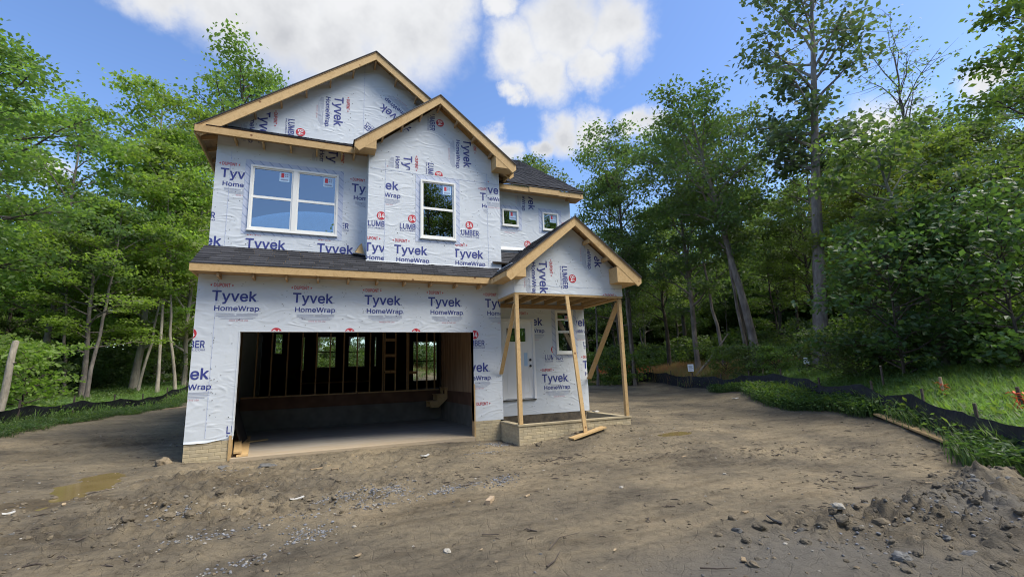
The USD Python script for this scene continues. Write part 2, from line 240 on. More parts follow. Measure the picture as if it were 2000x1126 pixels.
def ground_z(x, y, fine=True):
    x, y = np.asarray(x, float), np.asarray(y, float)
    z = _rbf(np.stack([x.ravel(), y.ravel()], 1)).reshape(x.shape)
    P = np.stack([x, y, 0*x], -1)
    z = z + .07*(meshkit.fbm(P*.9, 3, 3)-.5)
    # spoil heap at the lower right, heaped mud by the knee wall, pile by the left pier
    heap = .75*bump2(x, y, 5.9, -7.62, .75, .28, -.2) + .9*bump2(x, y, 6.9, -7.9, .9, .45, -.1) + .9*bump2(x, y, 8.2, -7.75, 1.0, .45, .25) + 1.0*bump2(x, y, 9.5, -7.35, .65, .35, .5) + .7*bump2(x, y, 6.6, -8.6, 1.2, .5, -.2)
    heap = np.clip(heap, 0, 1.1)
    rough = meshkit.fbm(P*[2.6, 3.2, 1], 5, 9)
    z = z + heap*(.01+.33*np.clip(rough-.30, 0, 1)+.16*np.abs(meshkit.fbm(P*[7, 8, 1], 4, 13)-.5)) + -.0*bump2(x, y, 9.7, -7.4, .5, .3, .5)
    z = z + .16*bump2(x, y, 7.6, -1.32, 1.2, .18) + .07*bump2(x, y, -1.2, -.2, .4, .3)
    # lumpy tracked mud in front of the garage
    zone = np.clip(1.2*bump2(x, y, -1.0, -2.6, 2.6, 1.6, .25) + bump2(x, y, 1.2, -3.8, 2.3, 1.1, .3)*.9 + bump2(x, y, 3., -1.2, 3., .6)*.8 + bump2(x, y, -3.5, 2.5, 2.5, 2.)*.5 + bump2(x, y, 8.5, -4.5, 3., .8, -.4)*.45, 0, 1.2)
    ang = .33; u = x*math.cos(ang)+y*math.sin(ang); w = -x*math.sin(ang)+y*math.cos(ang)
    rut = meshkit.fbm(np.stack([u*.7, w*3.4, 0*u], -1), 4, 21)
    z = z + zone*.22*(rut-.5)
    yard = np.clip(1-heap, .2, 1)
    z = z + yard*.05*(meshkit.fbm(np.stack([u*.5, w*2.0, 0*u], -1), 4, 5)-.5)
    if fine:
        z = z + (.016+.07*zone+.07*np.clip(heap, 0, 1))*(meshkit.fbm(P*7., 4, 31)-.5)
        clod = np.clip(meshkit.fbm(P*11., 3, 41)-.58, 0, 1)
        z = z + clod*(.03+.30*zone+.34*heap)
        z = z + (.008+.03*zone+.03*np.clip(heap, 0, 1))*(meshkit.fbm(P*19., 3, 33)-.5)
        z = z + .05*np.clip(zone, 0, 1)*np.abs(meshkit.fbm(P*4.5, 3, 37)-.5)
    # puddle hollows
    rim = .05*(meshkit.fbm(P*3.1, 3, 91)-.5)
    pw = np.clip(3.5*bump2(x, y, -1.68, -1.3, .62, 1.75, .02), 0, 1); z = z*(1-pw)+pw*(.0+rim)
    pw = np.clip(3.5*bump2(x, y, 8.75, -2.5, .6, .4, .1), 0, 1); z = z*(1-pw)+pw*(.03+rim*.6)
    z = z - .065*bump2(x, y, -1.68, -1.3, .38, 1.3, .02) - .04*bump2(x, y, 8.75, -2.5, .5, .25, .1)
    return z
def axis(parts):
    a = [parts[0][0]]
    for lo, hi, st in parts:
        n = max(1, int(round((hi-lo)/st))); a += list(np.linspace(lo, hi, n+1)[1:])
    return np.array(a)
gx = axis([(-160, -40, 12), (-40, -10, 2.), (-10, -6.5, .25), (-6.5, -4, .06), (-4, 10.4, .034), (10.4, 13.6, .07), (13.6, 24, .22), (24, 40, 1.6), (40, 160, 12)])
gy = axis([(-160, -40, 12), (-40, -12, 2.), (-12, -9.6, .2), (-9.6, -8.6, .05), (-8.6, -.6, .034), (-.6, .2, .05), (.2, 6, .14), (6, 26, .45), (26, 50, 2.4), (50, 160, 11)])
GX, GY = np.meshgrid(gx, gy, indexing="ij"); GZ = ground_z(GX, GY)
inside = ((GX > -.72) & (GX < 5.62) & (GY > .06) & (GY < 11.1)) | ((GX > 5.5) & (GX < 8.5) & (GY > .75) & (GY < 11.1))
GZ = np.where(inside, -.35, GZ)
pit = (GX > 5.76) & (GX < 8.5) & (GY > -.98) & (GY < .75)
GZ = np.where(pit, -.08+.05*(GZ-GZ.mean()), GZ)
ni, nj = len(gx), len(gy); I, J = np.meshgrid(np.arange(ni-1), np.arange(nj-1), indexing="ij")
Q = np.stack([I*nj+J, (I+1)*nj+J, (I+1)*nj+J+1, I*nj+J+1], -1).reshape(-1, 4)
def ground_look():
    n = {"g": ("geometry", {}), "n1": ("noise_texture", {"scale": .55, "detail": 6., "roughness": .6}), "n2": ("noise_texture", {"scale": 9., "detail": 8., "roughness": .7}), "n3": ("noise_texture", {"scale": 70., "detail": 5., "roughness": .7}),
         "mp": ("mapping", {"rotation": (0, 0, -.33), "scale": (.5, 2.4, 1.)}), "n4": ("noise_texture", {"scale": 1.6, "detail": 7., "roughness": .65}),
         "r1": ("rgb_ramp", {"ramp": [(.32, (.092, .079, .060)), (.43, (.145, .123, .09)), (.53, (.188, .157, .109)), (.66, (.25, .204, .136))]}),
         "r2": ("rgb_ramp", {"ramp": [(.30, (.5, .48, .45)), (.47, (1, 1, 1)), (.68, (1.3, 1.26, 1.18))]}), "r3": ("rgb_ramp", {"ramp": [(.3, (.72, .72, .72)), (.5, (1, 1, 1)), (.75, (1.3, 1.3, 1.28))]}),
         "r4": ("rgb_ramp", {"ramp": [(.35, (.74, .72, .70)), (.5, (1, 1, 1)), (.66, (1.14, 1.12, 1.08))]}),
         "a": ("mix", {"mix_type": "multiply", "fac": .8}), "b": ("mix", {"mix_type": "multiply", "fac": .7}), "c": ("mix", {"mix_type": "multiply", "fac": .9}),
         "at": ("attribute", {"attribute": "zone"}), "sep": ("separate_color", {}), "wood": ("mix", {"color2": (.035, .032, .018)}), "grey": ("mix", {"color2": (.155, .142, .12)}), "wet": ("mix", {"mix_type": "multiply", "color2": (.66, .62, .57)}),
         "v": ("voronoi_texture", {"feature": "distance_to_edge", "scale": 7.}), "vr": ("map_range", {"from_min": 0., "from_max": .03, "to_min": -.6, "to_max": 0., "clamp": True}),
         "h": ("math", {"math_type": "multiply_add", "value2": .5}), "h2": ("math", {"math_type": "multiply_add", "value2": .3}), "bp": ("bump", {"strength": 1., "distance": .045}), "p": ("principled_bsdf", {"roughness": .9, "specular_ior_level": .2})}
    l = [("g.position", "n1.vector"), ("g.position", "n2.vector"), ("g.position", "n3.vector"), ("g.position", "mp.vector"), ("mp.vector", "n4.vector"), ("n1.fac", "r1.fac"), ("n2.fac", "r2.fac"), ("n3.fac", "r3.fac"), ("n4.fac", "r4.fac"),
         ("r1.color", "a.color1"), ("r2.color", "a.color2"), ("a.color", "b.color1"), ("r3.color", "b.color2"), ("b.color", "c.color1"), ("r4.color", "c.color2"),
         ("at.color", "sep.color"), ("sep.g", "grey.fac"), ("c.color", "grey.color1"), ("sep.b", "wet.fac"), ("grey.color", "wet.color1"), ("sep.r", "wood.fac"), ("wet.color", "wood.color1"), ("wood.color", "p.base_color"),
         ("n3.fac", "h.value1"), ("n2.fac", "h.value3"), ("g.position", "v.vector"), ("v.distance", "vr.value"), ("vr.result", "h2.value1"), ("h.value", "h2.value3"), ("h2.value", "bp.height"), ("bp.normal", "p.normal")]
    LOOK["ground"] = usdkit.material(stage, "/World/Looks/ground", n, l, surface="p.BSDF")
ground_look()
ground = put("/World", "ground", (np.stack([GX, GY, GZ], -1).reshape(-1, 3), Q), "ground", kind="structure", smooth=True)
# what the soil is made of, per vertex: forest floor beyond the fences, grey clay, wet dark mud (its own colour)
dR, dL = dist_line(GX, GY, FENCE_R), dist_line(GX, GY, FENCE_L)
woods = np.clip(np.where(dR > 0, dR, 0)/.8, 0, 1); woods = np.maximum(woods, np.clip(np.where(dL > 0, dL, 0)/.8, 0, 1))
woods = np.maximum(woods, ((GY > 27) | (GX > 26) | (GX < -8)).astype(float)); woods = np.maximum(woods, np.clip((-GY-16)/6, 0, 1))
PP = np.stack([GX, GY, 0*GX], -1)
nz = meshkit.fbm(PP*.8, 4, 51)
greyz = np.clip(1.1*bump2(GX, GY, 7.2, -8.2, 2.2, .8, .1)+bump2(GX, GY, 4.5, -7.9, 1.2, .6)*.8+.5*bump2(GX, GY, 9.5, -7.4, .8, .5), 0, 1)*np.clip((nz-.3)*4, 0, 1)
wetz = np.clip(1.2*bump2(GX, GY, -1.8, -2.9, 2.6, 1.3, .25)*np.clip((meshkit.fbm(PP*1.6, 4, 61)-.42)*6, 0, 1)+.9*bump2(GX, GY, -2.4, 3.2, 1.6, 2.2, -.3)*np.clip((nz-.3)*5, 0, 1)+.6*bump2(GX, GY, 5., -4.6, 3., .45, .15)*np.clip((nz-.35)*4, 0, 1), 0, 1)
UsdGeom.PrimvarsAPI(ground).CreatePrimvar("zone", Sdf.ValueTypeNames.Color3fArray, "vertex").Set(Vt.Vec3fArray.FromNumpy(np.stack([woods, greyz, wetz], -1).reshape(-1, 3).astype(np.float32)))
def gz(x, y): return float(ground_z(np.array([float(x)]), np.array([float(y)]))[0])

def puddle(name, label, cx, cy, rx, ry, ang, z, seed):
    th = np.linspace(0, 2*np.pi, 40, endpoint=False); r = 1+.28*(meshkit.fbm(np.stack([np.cos(th)*1.3+seed, np.sin(th)*1.3, 0*th], -1), 3, seed)-.5)*2
    x0, y0 = rx*r*np.cos(th), ry*r*np.sin(th); x = cx+x0*math.cos(ang)-y0*math.sin(ang); y = cy+x0*math.sin(ang)+y0*math.cos(ang)
    v = np.vstack([[cx, cy, z], np.stack([x, y, 0*x+z], 1)]); f = [[0, 1+i, 1+(i+1) % 40] for i in range(40)]
    mark(put("/World", name, (v, f), "muddy_water"), kind="structure", label=label)
LOOK["muddy_water"] = usdkit.material(stage, "/World/Looks/muddy_water", {"g": ("geometry", {}), "n": ("noise_texture", {"scale": 2., "detail": 3.}), "r": ("rgb_ramp", {"ramp": [(.3, (.17, .125, .05)), (.7, (.22, .165, .075))]}), "p": ("principled_bsdf", {"roughness": .1, "specular_ior_level": .4})},
    [("g.position", "n.vector"), ("n.fac", "r.fac"), ("r.color", "p.base_color")], surface="p.BSDF")
puddle("puddle", "long ochre puddle of muddy water left of the garage", -1.68, -1.3, 1.75, .62, 1.58, -.032, 3)
puddle("puddle", "small ochre puddle right of the porch wall", 8.75, -2.5, .6, .36, .1, .012, 5)

# ------------------------------------------------------------------ the house
house = thing("house", "white wrapped two storey house under construction with open garage", "house")
WT = .14
def wall(poly, y, thick=WT, name="wall", look="wrap"):
    return put(house, name, MB().prism(poly, y, y+thick), look)
def P2(pts): return Polygon(pts)
garage = sbox(-.789, .336, 5.70, 3.86).difference(sbox(0, -1, 4.95, 2.449))
w_gar = wall(garage, 0)
w_up = wall(sbox(-.789, 4.20, 2.70, 7.14).difference(sbox(-.06, 4.82, 1.765, 6.305)), .647)
gable = P2([(-1.05, 7.14), (6.2, 7.14), (2.58, 9.83)])
w_gab = wall(gable, .65)
bumpP = P2([(2.457, 4.12), (5.867, 4.12), (5.867, 6.97), (4.16, 8.42), (2.457, 6.97)]).difference(sbox(3.75, 4.83, 4.60, 6.305))
w_bmp = wall(bumpP, .255, .55)
w_rt = wall(sbox(5.7, 4.75, 8.55, 6.86).difference(sbox(6.30, 5.66, 6.74, 6.10)).difference(sbox(7.60, 5.65, 8.08, 6.14)), 1.1)
w_dr = wall(sbox(5.55, .33, 8.571, 3.7).difference(sbox(6.0, .72, 6.92, 2.84)).difference(sbox(7.65, 1.945, 8.15, 3.105)), .694)
w_por = wall(P2([(5.636, 3.27), (8.66, 3.27), (8.66, 3.86), (7.16, 5.03), (5.636, 3.86)]), -1.08, .1)
w_pl = put(house, "wall", MB().box((5.636, -.98, 3.27), (5.736, -.005, 4.0)), "wrap"); put(house, "wall", MB().box((8.56, -.98, 3.27), (8.66, .69, 4.0)), "wrap")
# left, right and rear outer walls, floors, ceilings
put(house, "wall", MB().box((-.785, .15, .34), (-.65, 11, 3.62)).box((-.785, .80, 3.62), (-.65, 11, 7.2)), "wrap"); put(house, "wall", MB().box((8.43, .84, .34), (8.565, 11, 4.72)), "wrap"); put(house, "wall", MB().box((8.43, 1.25, 4.75), (8.565, 11, 6.9)), "wrap")
rear = sbox(-.64, .3, 8.42, 7.0)
RW = [(1.49, 1.89, 2.23, 3.23), (2.75, 1.89, 3.45, 3.23), (5.58, 1.18, 6.71, 3.0), (.86, 1.8, .98, 3.2), (3.86, 1.9, 3.94, 3.2), (-.15, 2.5, .12, 3.5)]
for a in RW: rear = rear.difference(sbox(*a))
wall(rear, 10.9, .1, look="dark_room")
put(house, "foundation", MB().box((-.70, .15, -.4), (5.55, 5.2, -.12)), "concrete_wall")
put(house, "garage_floor", MB().box((-.64, .16, -.1), (5.5, 5.2, 0)).box((.0, -.10, -.14), (4.95, .16, -.004)), "slab")
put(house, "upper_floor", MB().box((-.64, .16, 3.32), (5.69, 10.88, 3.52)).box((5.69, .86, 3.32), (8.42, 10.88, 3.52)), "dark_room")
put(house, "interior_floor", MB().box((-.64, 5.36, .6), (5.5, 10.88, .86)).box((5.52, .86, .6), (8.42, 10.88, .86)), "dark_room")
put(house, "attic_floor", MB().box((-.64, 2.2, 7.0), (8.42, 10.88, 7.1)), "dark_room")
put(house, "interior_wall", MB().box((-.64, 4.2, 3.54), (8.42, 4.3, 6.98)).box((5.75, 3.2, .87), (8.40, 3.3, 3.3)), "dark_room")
put(house, "skirt_deck", MB().box((-.64, .14, 3.62), (5.7, .64, 3.8)), "dark_room")
# inside of the garage: stem walls, rim boards, boarded walls, stud wall, ceiling
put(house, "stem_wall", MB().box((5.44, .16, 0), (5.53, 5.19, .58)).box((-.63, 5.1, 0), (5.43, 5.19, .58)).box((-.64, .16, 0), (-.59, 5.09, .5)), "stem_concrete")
put(house, "rim_board", MB().box((5.41, .16, .585), (5.52, 5.08, .93)).box((-.55, 5.09, .585), (5.40, 5.185, .93)), "rim_board")
yy0 = .2
for i in range(24):
    d = .006*(i % 3)
    put(house, "wall_board", MB().box((5.43-d, yy0, .935), (5.5, yy0+.196, 3.31)), "wood_panel"); yy0 += .2
yy0 = .2
for i in range(12):
    put(house, "wall_board", MB().box((-.64, yy0, .505), (-.585+.006*(i % 2), yy0+.397, 3.31)), "wood_panel"); yy0 += .4
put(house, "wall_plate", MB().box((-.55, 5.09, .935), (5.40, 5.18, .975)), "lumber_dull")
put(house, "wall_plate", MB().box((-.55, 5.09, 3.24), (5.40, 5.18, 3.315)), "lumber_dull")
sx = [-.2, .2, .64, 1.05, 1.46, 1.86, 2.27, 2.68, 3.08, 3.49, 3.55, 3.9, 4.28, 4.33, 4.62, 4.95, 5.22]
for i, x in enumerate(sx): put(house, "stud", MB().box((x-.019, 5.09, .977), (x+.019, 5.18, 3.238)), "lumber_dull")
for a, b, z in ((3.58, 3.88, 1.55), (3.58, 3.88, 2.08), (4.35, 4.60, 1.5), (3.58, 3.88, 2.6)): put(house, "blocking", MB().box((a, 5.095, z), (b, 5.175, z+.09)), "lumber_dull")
put(house, "window_ledge", MB().box((.9, 10.4, 1.24), (3.6, 10.89, 1.30)), "lumber_dull")
put(house, "pipe", MB().tube([(5.36, 4.9, .95), (5.36, 4.9, 3.3)], .03, 8), "black_metal")
# jambs of the garage opening
put(house, "jamb_board", MB().box((-.05, -.022, -.05), (-.004, -.004, .42)), "lumber"); put(house, "jamb_board", MB().box((4.955, -.022, -.05), (4.985, -.004, 1.2)), "lumber")
put(house, "jamb_board", MB().box((4.95, .0, -.02), (4.965, .15, 2.44)), "lumber_dull"); put(house, "jamb_board", MB().box((-.016, .0, -.02), (-.001, .15, .45)), "lumber")
put(house, "wrap_fold", MB().box((-.012, -.006, .40), (.012, .12, 2.445)), "wrap"); put(house, "wrap_fold", MB().box((-.01, -.008, 2.44), (4.96, .12, 2.452)), "wrap")

# ---- foundation bricks
def bricks(origin, ux, length, z0, z1, nrm, bl=.205, bh=.068, j=.006, part="foundation_wall", look="concrete_wall", depth=.14):
    o = np.array(origin, float); ux = np.array(ux, float); nrm = np.array(nrm, float)
    back = MB(); a = o+nrm*(-depth); b = o+ux*length+nrm*(-.004)
    back.box((a[0], a[1], z0-.3), (b[0], b[1], z1)); fw = put(house, part, back, look)
    k = 0; z = z1-.004
    while z > z0-.06:
        x = -(bl/2 if k % 2 else 0)
        while x < length-.005:
            x0, x1 = max(x, .0), min(x+bl-j, length)
            if x1-x0 > .03:
                d = rng.uniform(0, .002); h = bh-j
                p = o+ux*x0+nrm*(-.009); q = o+ux*x1+nrm*(d)
                c = .004                                                           # chamfered face
                lo, hi = np.array([p[0], p[1], z-h]), np.array([q[0], q[1], z])
                base = [o+ux*t+nrm*(-.0035)+np.array([0, 0, s-o[2]]) for t, s in ((x0, z-h), (x1, z-h), (x1, z), (x0, z))]
                face = [o+ux*t+nrm*d+np.array([0, 0, s-o[2]]) for t, s in ((x0+c, z-h+c), (x1-c, z-h+c), (x1-c, z-c), (x0+c, z-c))]
                fs = [[0, 1, 5, 4], [1, 2, 6, 5], [2, 3, 7, 6], [3, 0, 4, 7], [4, 5, 6, 7]]
                put(fw, "brick", MB().add(base+face, fs), "brick_"+"abc"[rng.integers(3)])
            x += bl
        z -= bh; k += 1
bricks((-.785, -.002, 0), (1, 0, 0), .735, -.16, .336, (0, -1, 0)); bricks((4.99, -.002, 0), (1, 0, 0), .64, -.26, .336, (0, -1, 0))
bricks((5.625, -1.10, 0), (1, 0, 0), 2.99, -.2, .262, (0, -1, 0), part="porch_wall"); bricks((5.625, -.02, 0), (0, -1, 0), 1.07, -.22, .262, (-1, 0, 0), part="porch_wall")
put(house, "porch_wall", MB().box((8.46, -1.08, -.3), (8.612, .69, .262)), "concrete_wall")
put(house, "porch_cap", MB().box((5.61, -1.12, .265), (8.63, -.95, .3)).box((5.61, -.945, .265), (5.77, -.01, .3)).box((8.46, -.945, .265), (8.63, .688, .3)), "concrete_wall")
put(house, "foundation_wall", MB().box((5.78, .70, -.3), (8.45, .83, .328)), "dark_block")
put(house, "foundation_wall", MB().box((5.705, .03, -.3), (5.775, .69, .328)), "dark_block")
put(house, "foundation_wall", MB().box((5.56, .005, .34), (5.70, .68, 3.6)), "wrap")

# ---- roofs
def slope(parent, o, u, v, Lu, Lv, single=False, clip=None, under="lumber_dull", name="roof", th=.03, dens=.33):
    """o: eave corner; u along the eave, v up the slope (unit). Decking board plus shingles."""
    o, u, v = (np.array(a, float) for a in (o, u, v)); n = np.cross(u, v); n /= np.linalg.norm(n)
    def quad3(a0, a1, b0, b1, h0, h1, base):
        return [o+u*s+v*t+n*h for s, t, h in ((a0, b0, base), (a1, b0, base), (a1, b1, base), (a0, b1, base), (a0, b0, h0), (a1, b0, h0), (a1, b1, h1), (a0, b1, h1))]
    F6 = [[3, 2, 1, 0], [4, 5, 6, 7], [0, 1, 5, 4], [1, 2, 6, 5], [2, 3, 7, 6], [3, 0, 4, 7]]
    deck = put(parent, name, MB().add(quad3(0, Lu, 0, Lv, 0, 0, -th), F6), under)
    ex = .145; k = 0; t = -.02; mb = {c: MB() for c in "abc"}
    while t < Lv-.02:
        s = -rng.uniform(0, dens)
        while s < Lu:
            w = dens*rng.uniform(.75, 1.25); a0, a1 = max(s, -.0), min(s+w-.006, Lu); b1 = min(t+ex*1.25, Lv); ok = a1-a0 > .03
            if ok and clip is not None: ok = clip(o+u*(a0+a1)/2+v*(t+.07))
            if ok:
                q = quad3(a0, a1, t, b1, .014+rng.uniform(0, .007), .004, .0015)
                c = "aabbc"[rng.integers(5)]
                if single: put(deck, "shingle", MB().add(q, F6), "shingle_"+c)
                else: mb[c].add(q, F6)
            s += w
        t += ex; k += 1
    if not single:
        for c, m in mb.items():
            if m.n: put(deck, "shingle_courses", m, "shingle_"+c, kind="stuff")
    return deck
def unit(a): a = np.array(a, float); return a/np.linalg.norm(a)
# skirt roof over the garage
sk = unit((0, 1.0, .60))
sko = (-.86, -.36, 3.755)
slope(house, sko, (1, 0, 0), sk, 6.65, 1.19, single=True, name="skirt_roof", clip=lambda p: (p[2] > 5.03-.775*abs(p[0]-7.16)+.02) or p[0] < 5.3)
put(house, "fascia_board", MB().box((-.87, -.40, 3.585), (5.36, -.362, 3.735)), "lumber"); put(house, "fascia_board", MB().box((-.87, -.36, 3.59), (-.832, .5, 3.73)), "lumber")
put(house, "soffit", MB().box((-.83, -.355, 3.60), (5.3, -.006, 3.612)), "lumber_dull")
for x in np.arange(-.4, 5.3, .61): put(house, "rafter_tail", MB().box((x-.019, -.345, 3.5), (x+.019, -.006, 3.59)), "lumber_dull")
put(house, "drip_edge", MB().box((-.88, -.408, 3.735), (5.33, -.36, 3.752)), "drip_edge")

def gable_roof(y_front, y_back, ridge, left, right, bw=.17, bt=.04, ret_l=None, ret_r=None, right_bw=None, ret_y=None, rafters=(), thick=.05, shingle=True):
    """gable facing -y: barge boards, roof planes running back, lookouts, boxed returns. ridge, left, right: (x, z) of the top edge."""
    rx, rz = ridge
    for (ex, ez), s in ((left, -1), (right, 1)):
        d = unit((ex-rx, ez-rz)); nrm = np.array([-d[1], d[0]]); nrm = nrm if nrm[1] < 0 else -nrm
        a, b = np.array([rx, rz]), np.array([ex, ez])
        top0 = a+np.array([0, -.03]); top1 = b+np.array([0, -.03])
        drop = bw/abs(d[0]) if abs(d[0]) > .2 else bw
        poly = P2([top0, top1, top1+np.array([0, -min(drop, .13)]), top1+np.array([-s*.13*abs(d[0]), -drop*1.0])+np.array([0, .0]), top0+np.array([0, -drop])]).buffer(0)
        put(house, "barge_board", MB().prism(poly, y_front, y_front+bt), "lumber")
        L = float(np.linalg.norm(b-a)); u = np.array([0, 1., 0])
        vv = np.array([rx-ex, 0, rz-ez]); vv /= np.linalg.norm(vv)
        o = np.array([ex, y_front-.012, ez-.015])
        if s < 0: slope(house, o+np.array([0, y_back-y_front+.012, 0]), (0, -1, 0), vv, y_back-y_front+.012, L)
        else: slope(house, o, (0, 1, 0), vv, y_back-y_front+.012, L)
        n = np.array([-vv[2]*-s*-1, 0, 0])
        put(house, "drip_edge", MB().bar((rx, y_front-.014, rz-.012), (ex, y_front-.014, ez-.012), .02, .03, up=(0, 1, 0)), "drip_edge")
    return
# main gable
gable_roof(.28, 11.3, (2.58, 9.70), (-1.16, 6.94), (6.32, 6.94), bw=.17)
for i in range(1, 7):
    for s in (-1, 1):
        x = 2.58+s*i*.53; z = 9.70-.215-.738*i*.53-.02
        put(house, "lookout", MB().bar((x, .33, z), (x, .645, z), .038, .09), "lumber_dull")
put(house, "lookout", MB().bar((2.58, .33, 9.45), (2.58, .645, 9.45), .038, .10), "lumber_dull")
slope(house, (-.95, .26, 6.955), (1, 0, 0), unit((0, .39, .24)), 3.5, .45, name="pent_roof")
put(house, "fascia_board", MB().box((-1.15, .235, 6.775), (2.12, .275, 6.925)), "lumber")
put(house, "fascia_board", MB().box((-1.165, .28, 6.76), (-1.127, 11.2, 6.91)), "lumber")
put(house, "soffit", MB().box((-.78, .28, 6.935), (2.45, .645, 6.948)), "lumber_dull")
put(house, "soffit", MB().box((-1.12, .30, 6.985), (-.79, 11.1, 6.998)), "lumber_dull")
for x in (-.4, .15, .72, 1.28, 1.84): put(house, "rafter_tail", MB().box((x-.019, .28, 6.74), (x+.019, .642, 6.83)), "lumber")
for y in np.arange(.75, 10, .61): put(house, "rafter_tail", MB().bar((-1.12, y, 6.86), (-.79, y, 6.95), .038, .09), "lumber_dull")
# gable over the projecting bay
gable_roof(-.12, 4.0, (4.16, 8.57), (2.095, 6.95), (6.225, 6.95), bw=.17)
def ret_box(x0, x1, z0, zl, zr, y0, y1):
    put(house, "eave_return", MB().prism(P2([(x0, z0), (x1, z0), (x1, zr), (x0, zl)]), y0, y1), "lumber")
ret_box(2.14, 2.59, 6.80, 6.84, 7.16, -.115, .25); ret_box(5.65, 6.18, 6.80, 7.20, 6.80+.02, -.115, .25)
for i in range(1, 4):
    for s in (-1, 1):
        x = 4.16+s*i*.47; z = 8.57-.215-.784*i*.47-.03
        put(house, "lookout", MB().bar((x, -.08, z), (x, .25, z), .038, .085), "lumber_dull")
put(house, "lookout", MB().bar((4.16, -.08, 8.30), (4.16, .25, 8.30), .038, .09), "lumber_dull")
put(house, "fascia_board", MB().box((6.17, -.08, 6.77), (6.21, 1.0, 6.90)), "lumber"); put(house, "fascia_board", MB().box((2.10, -.08, 6.77), (2.14, .64, 6.90)), "lumber")
for y in (.35, .75): put(house, "rafter_tail", MB().bar((6.17, y, 6.82), (5.87, y, 6.98), .038, .09), "lumber_dull")
# right hand section: eave towards the front, rising to the back
rs = unit((0, 1, .68))
slope(house, (5.6, .73, 6.82), (1, 0, 0), rs, 3.24, 5.6, name="side_roof")
put(house, "fascia_board", MB().box((5.95, .74, 6.60), (7.0, .778, 6.75)), "lumber"); put(house, "fascia_board", MB().box((7.0, .72, 6.60), (8.0, .758, 6.755)), "lumber", label="paler new length of fascia board"); put(house, "fascia_board", MB().box((8.0, .74, 6.60), (8.83, .778, 6.75)), "lumber")
put(house, "drip_edge", MB().box((5.95, .71, 6.765), (8.84, .75, 6.79)), "drip_edge")
put(house, "soffit", MB().box((5.9, .79, 6.66), (8.4, 1.095, 6.672)), "lumber_dull"); put(house, "eave_return", MB().box((8.4, .782, 6.605), (8.82, 1.2, 6.73)), "lumber_dull")
put(house, "barge_board", MB().bar((8.80, .80, 6.72), (8.80, 5.3, 9.78), .038, .16, up=(0, 0, 1)), "lumber")
# skirt strip behind the porch roof
slope(house, (5.62, .20, 4.28), (1, 0, 0), unit((0, .9, .56)), 3.0, 1.05, name="skirt_roof", clip=lambda p: True)
# porch roof
gable_roof(-1.44, 1.05, (7.16, 5.16), (5.31, 3.725), (9.01, 3.725), bw=.17)
ret_box(5.345, 5.79, 3.575, 3.60, 3.93, -1.435, -1.085); ret_box(8.29, 8.985, 3.565, 3.96, 3.585, -1.435, -1.085)
put(house, "fascia_board", MB().box((5.305, -1.39, 3.575), (5.343, -.40, 3.70)), "lumber"); put(house, "fascia_board", MB().box((8.985, -1.39, 3.575), (9.02, .9, 3.70)), "lumber")
put(house, "soffit", MB().box((5.345, -1.08, 3.58), (5.632, -.41, 3.592)), "lumber"); put(house, "soffit", MB().box((8.665, -1.08, 3.58), (8.98, .9, 3.592)), "lumber")
for s, xs in ((-1, (.65, 1.2)), (1, (.42, .95))):
    for i in xs:
        put(house, "lookout", MB().bar((7.16+s*i, -1.40, 5.16-.23-.775*i-.02), (7.16+s*i, -1.085, 5.16-.23-.775*i-.02), .06, .085), "lumber")
# porch beam and ceiling joists
put(house, "porch_beam", MB().box((5.64, -1.075, 3.225), (8.655, -.985, 3.267)), "lumber"); put(house, "porch_beam", MB().box((5.64, -.98, 3.225), (5.74, -.01, 3.267)), "lumber"); put(house, "porch_beam", MB().box((8.55, -.98, 3.20), (8.655, .69, 3.267)), "lumber")
put(house, "porch_beam", MB().box((5.75, .655, 3.16), (8.54, .69, 3.267)), "lumber_dull")
for x in np.arange(6.1, 8.5, .4): put(house, "ceiling_joist", MB().box((x-.019, -.98, 3.27), (x+.019, .65, 3.40)), "lumber")
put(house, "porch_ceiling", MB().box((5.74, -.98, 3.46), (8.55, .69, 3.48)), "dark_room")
# posts and braces
put(house, "porch_post", MB().bar((5.70, -1.03, .302), (5.695, -1.03, 3.222), .089, .089, up=(0, 1, 0)), "lumber"); put(house, "porch_post", MB().bar((8.56, -1.03, .302), (8.575, -1.03, 3.198), .085, .085, up=(0, 1, 0)), "lumber")
put(house, "porch_brace", MB().bar((5.66, -1.04, 3.0), (5.66, -.03, 1.42), .038, .089, up=(1, 0, 0)), "lumber"); put(house, "porch_brace", MB().bar((8.59, -.95, 3.12), (8.60, .66, 1.2), .038, .14, up=(1, 0, 0)), "lumber")
put(house, "porch_prop", MB().bar((6.98, -1.14, 3.23), (7.10, -1.46, -.03), .09, .045, up=(0, 1, 0)), "lumber", label="leaning timber prop under the middle of the porch beam")

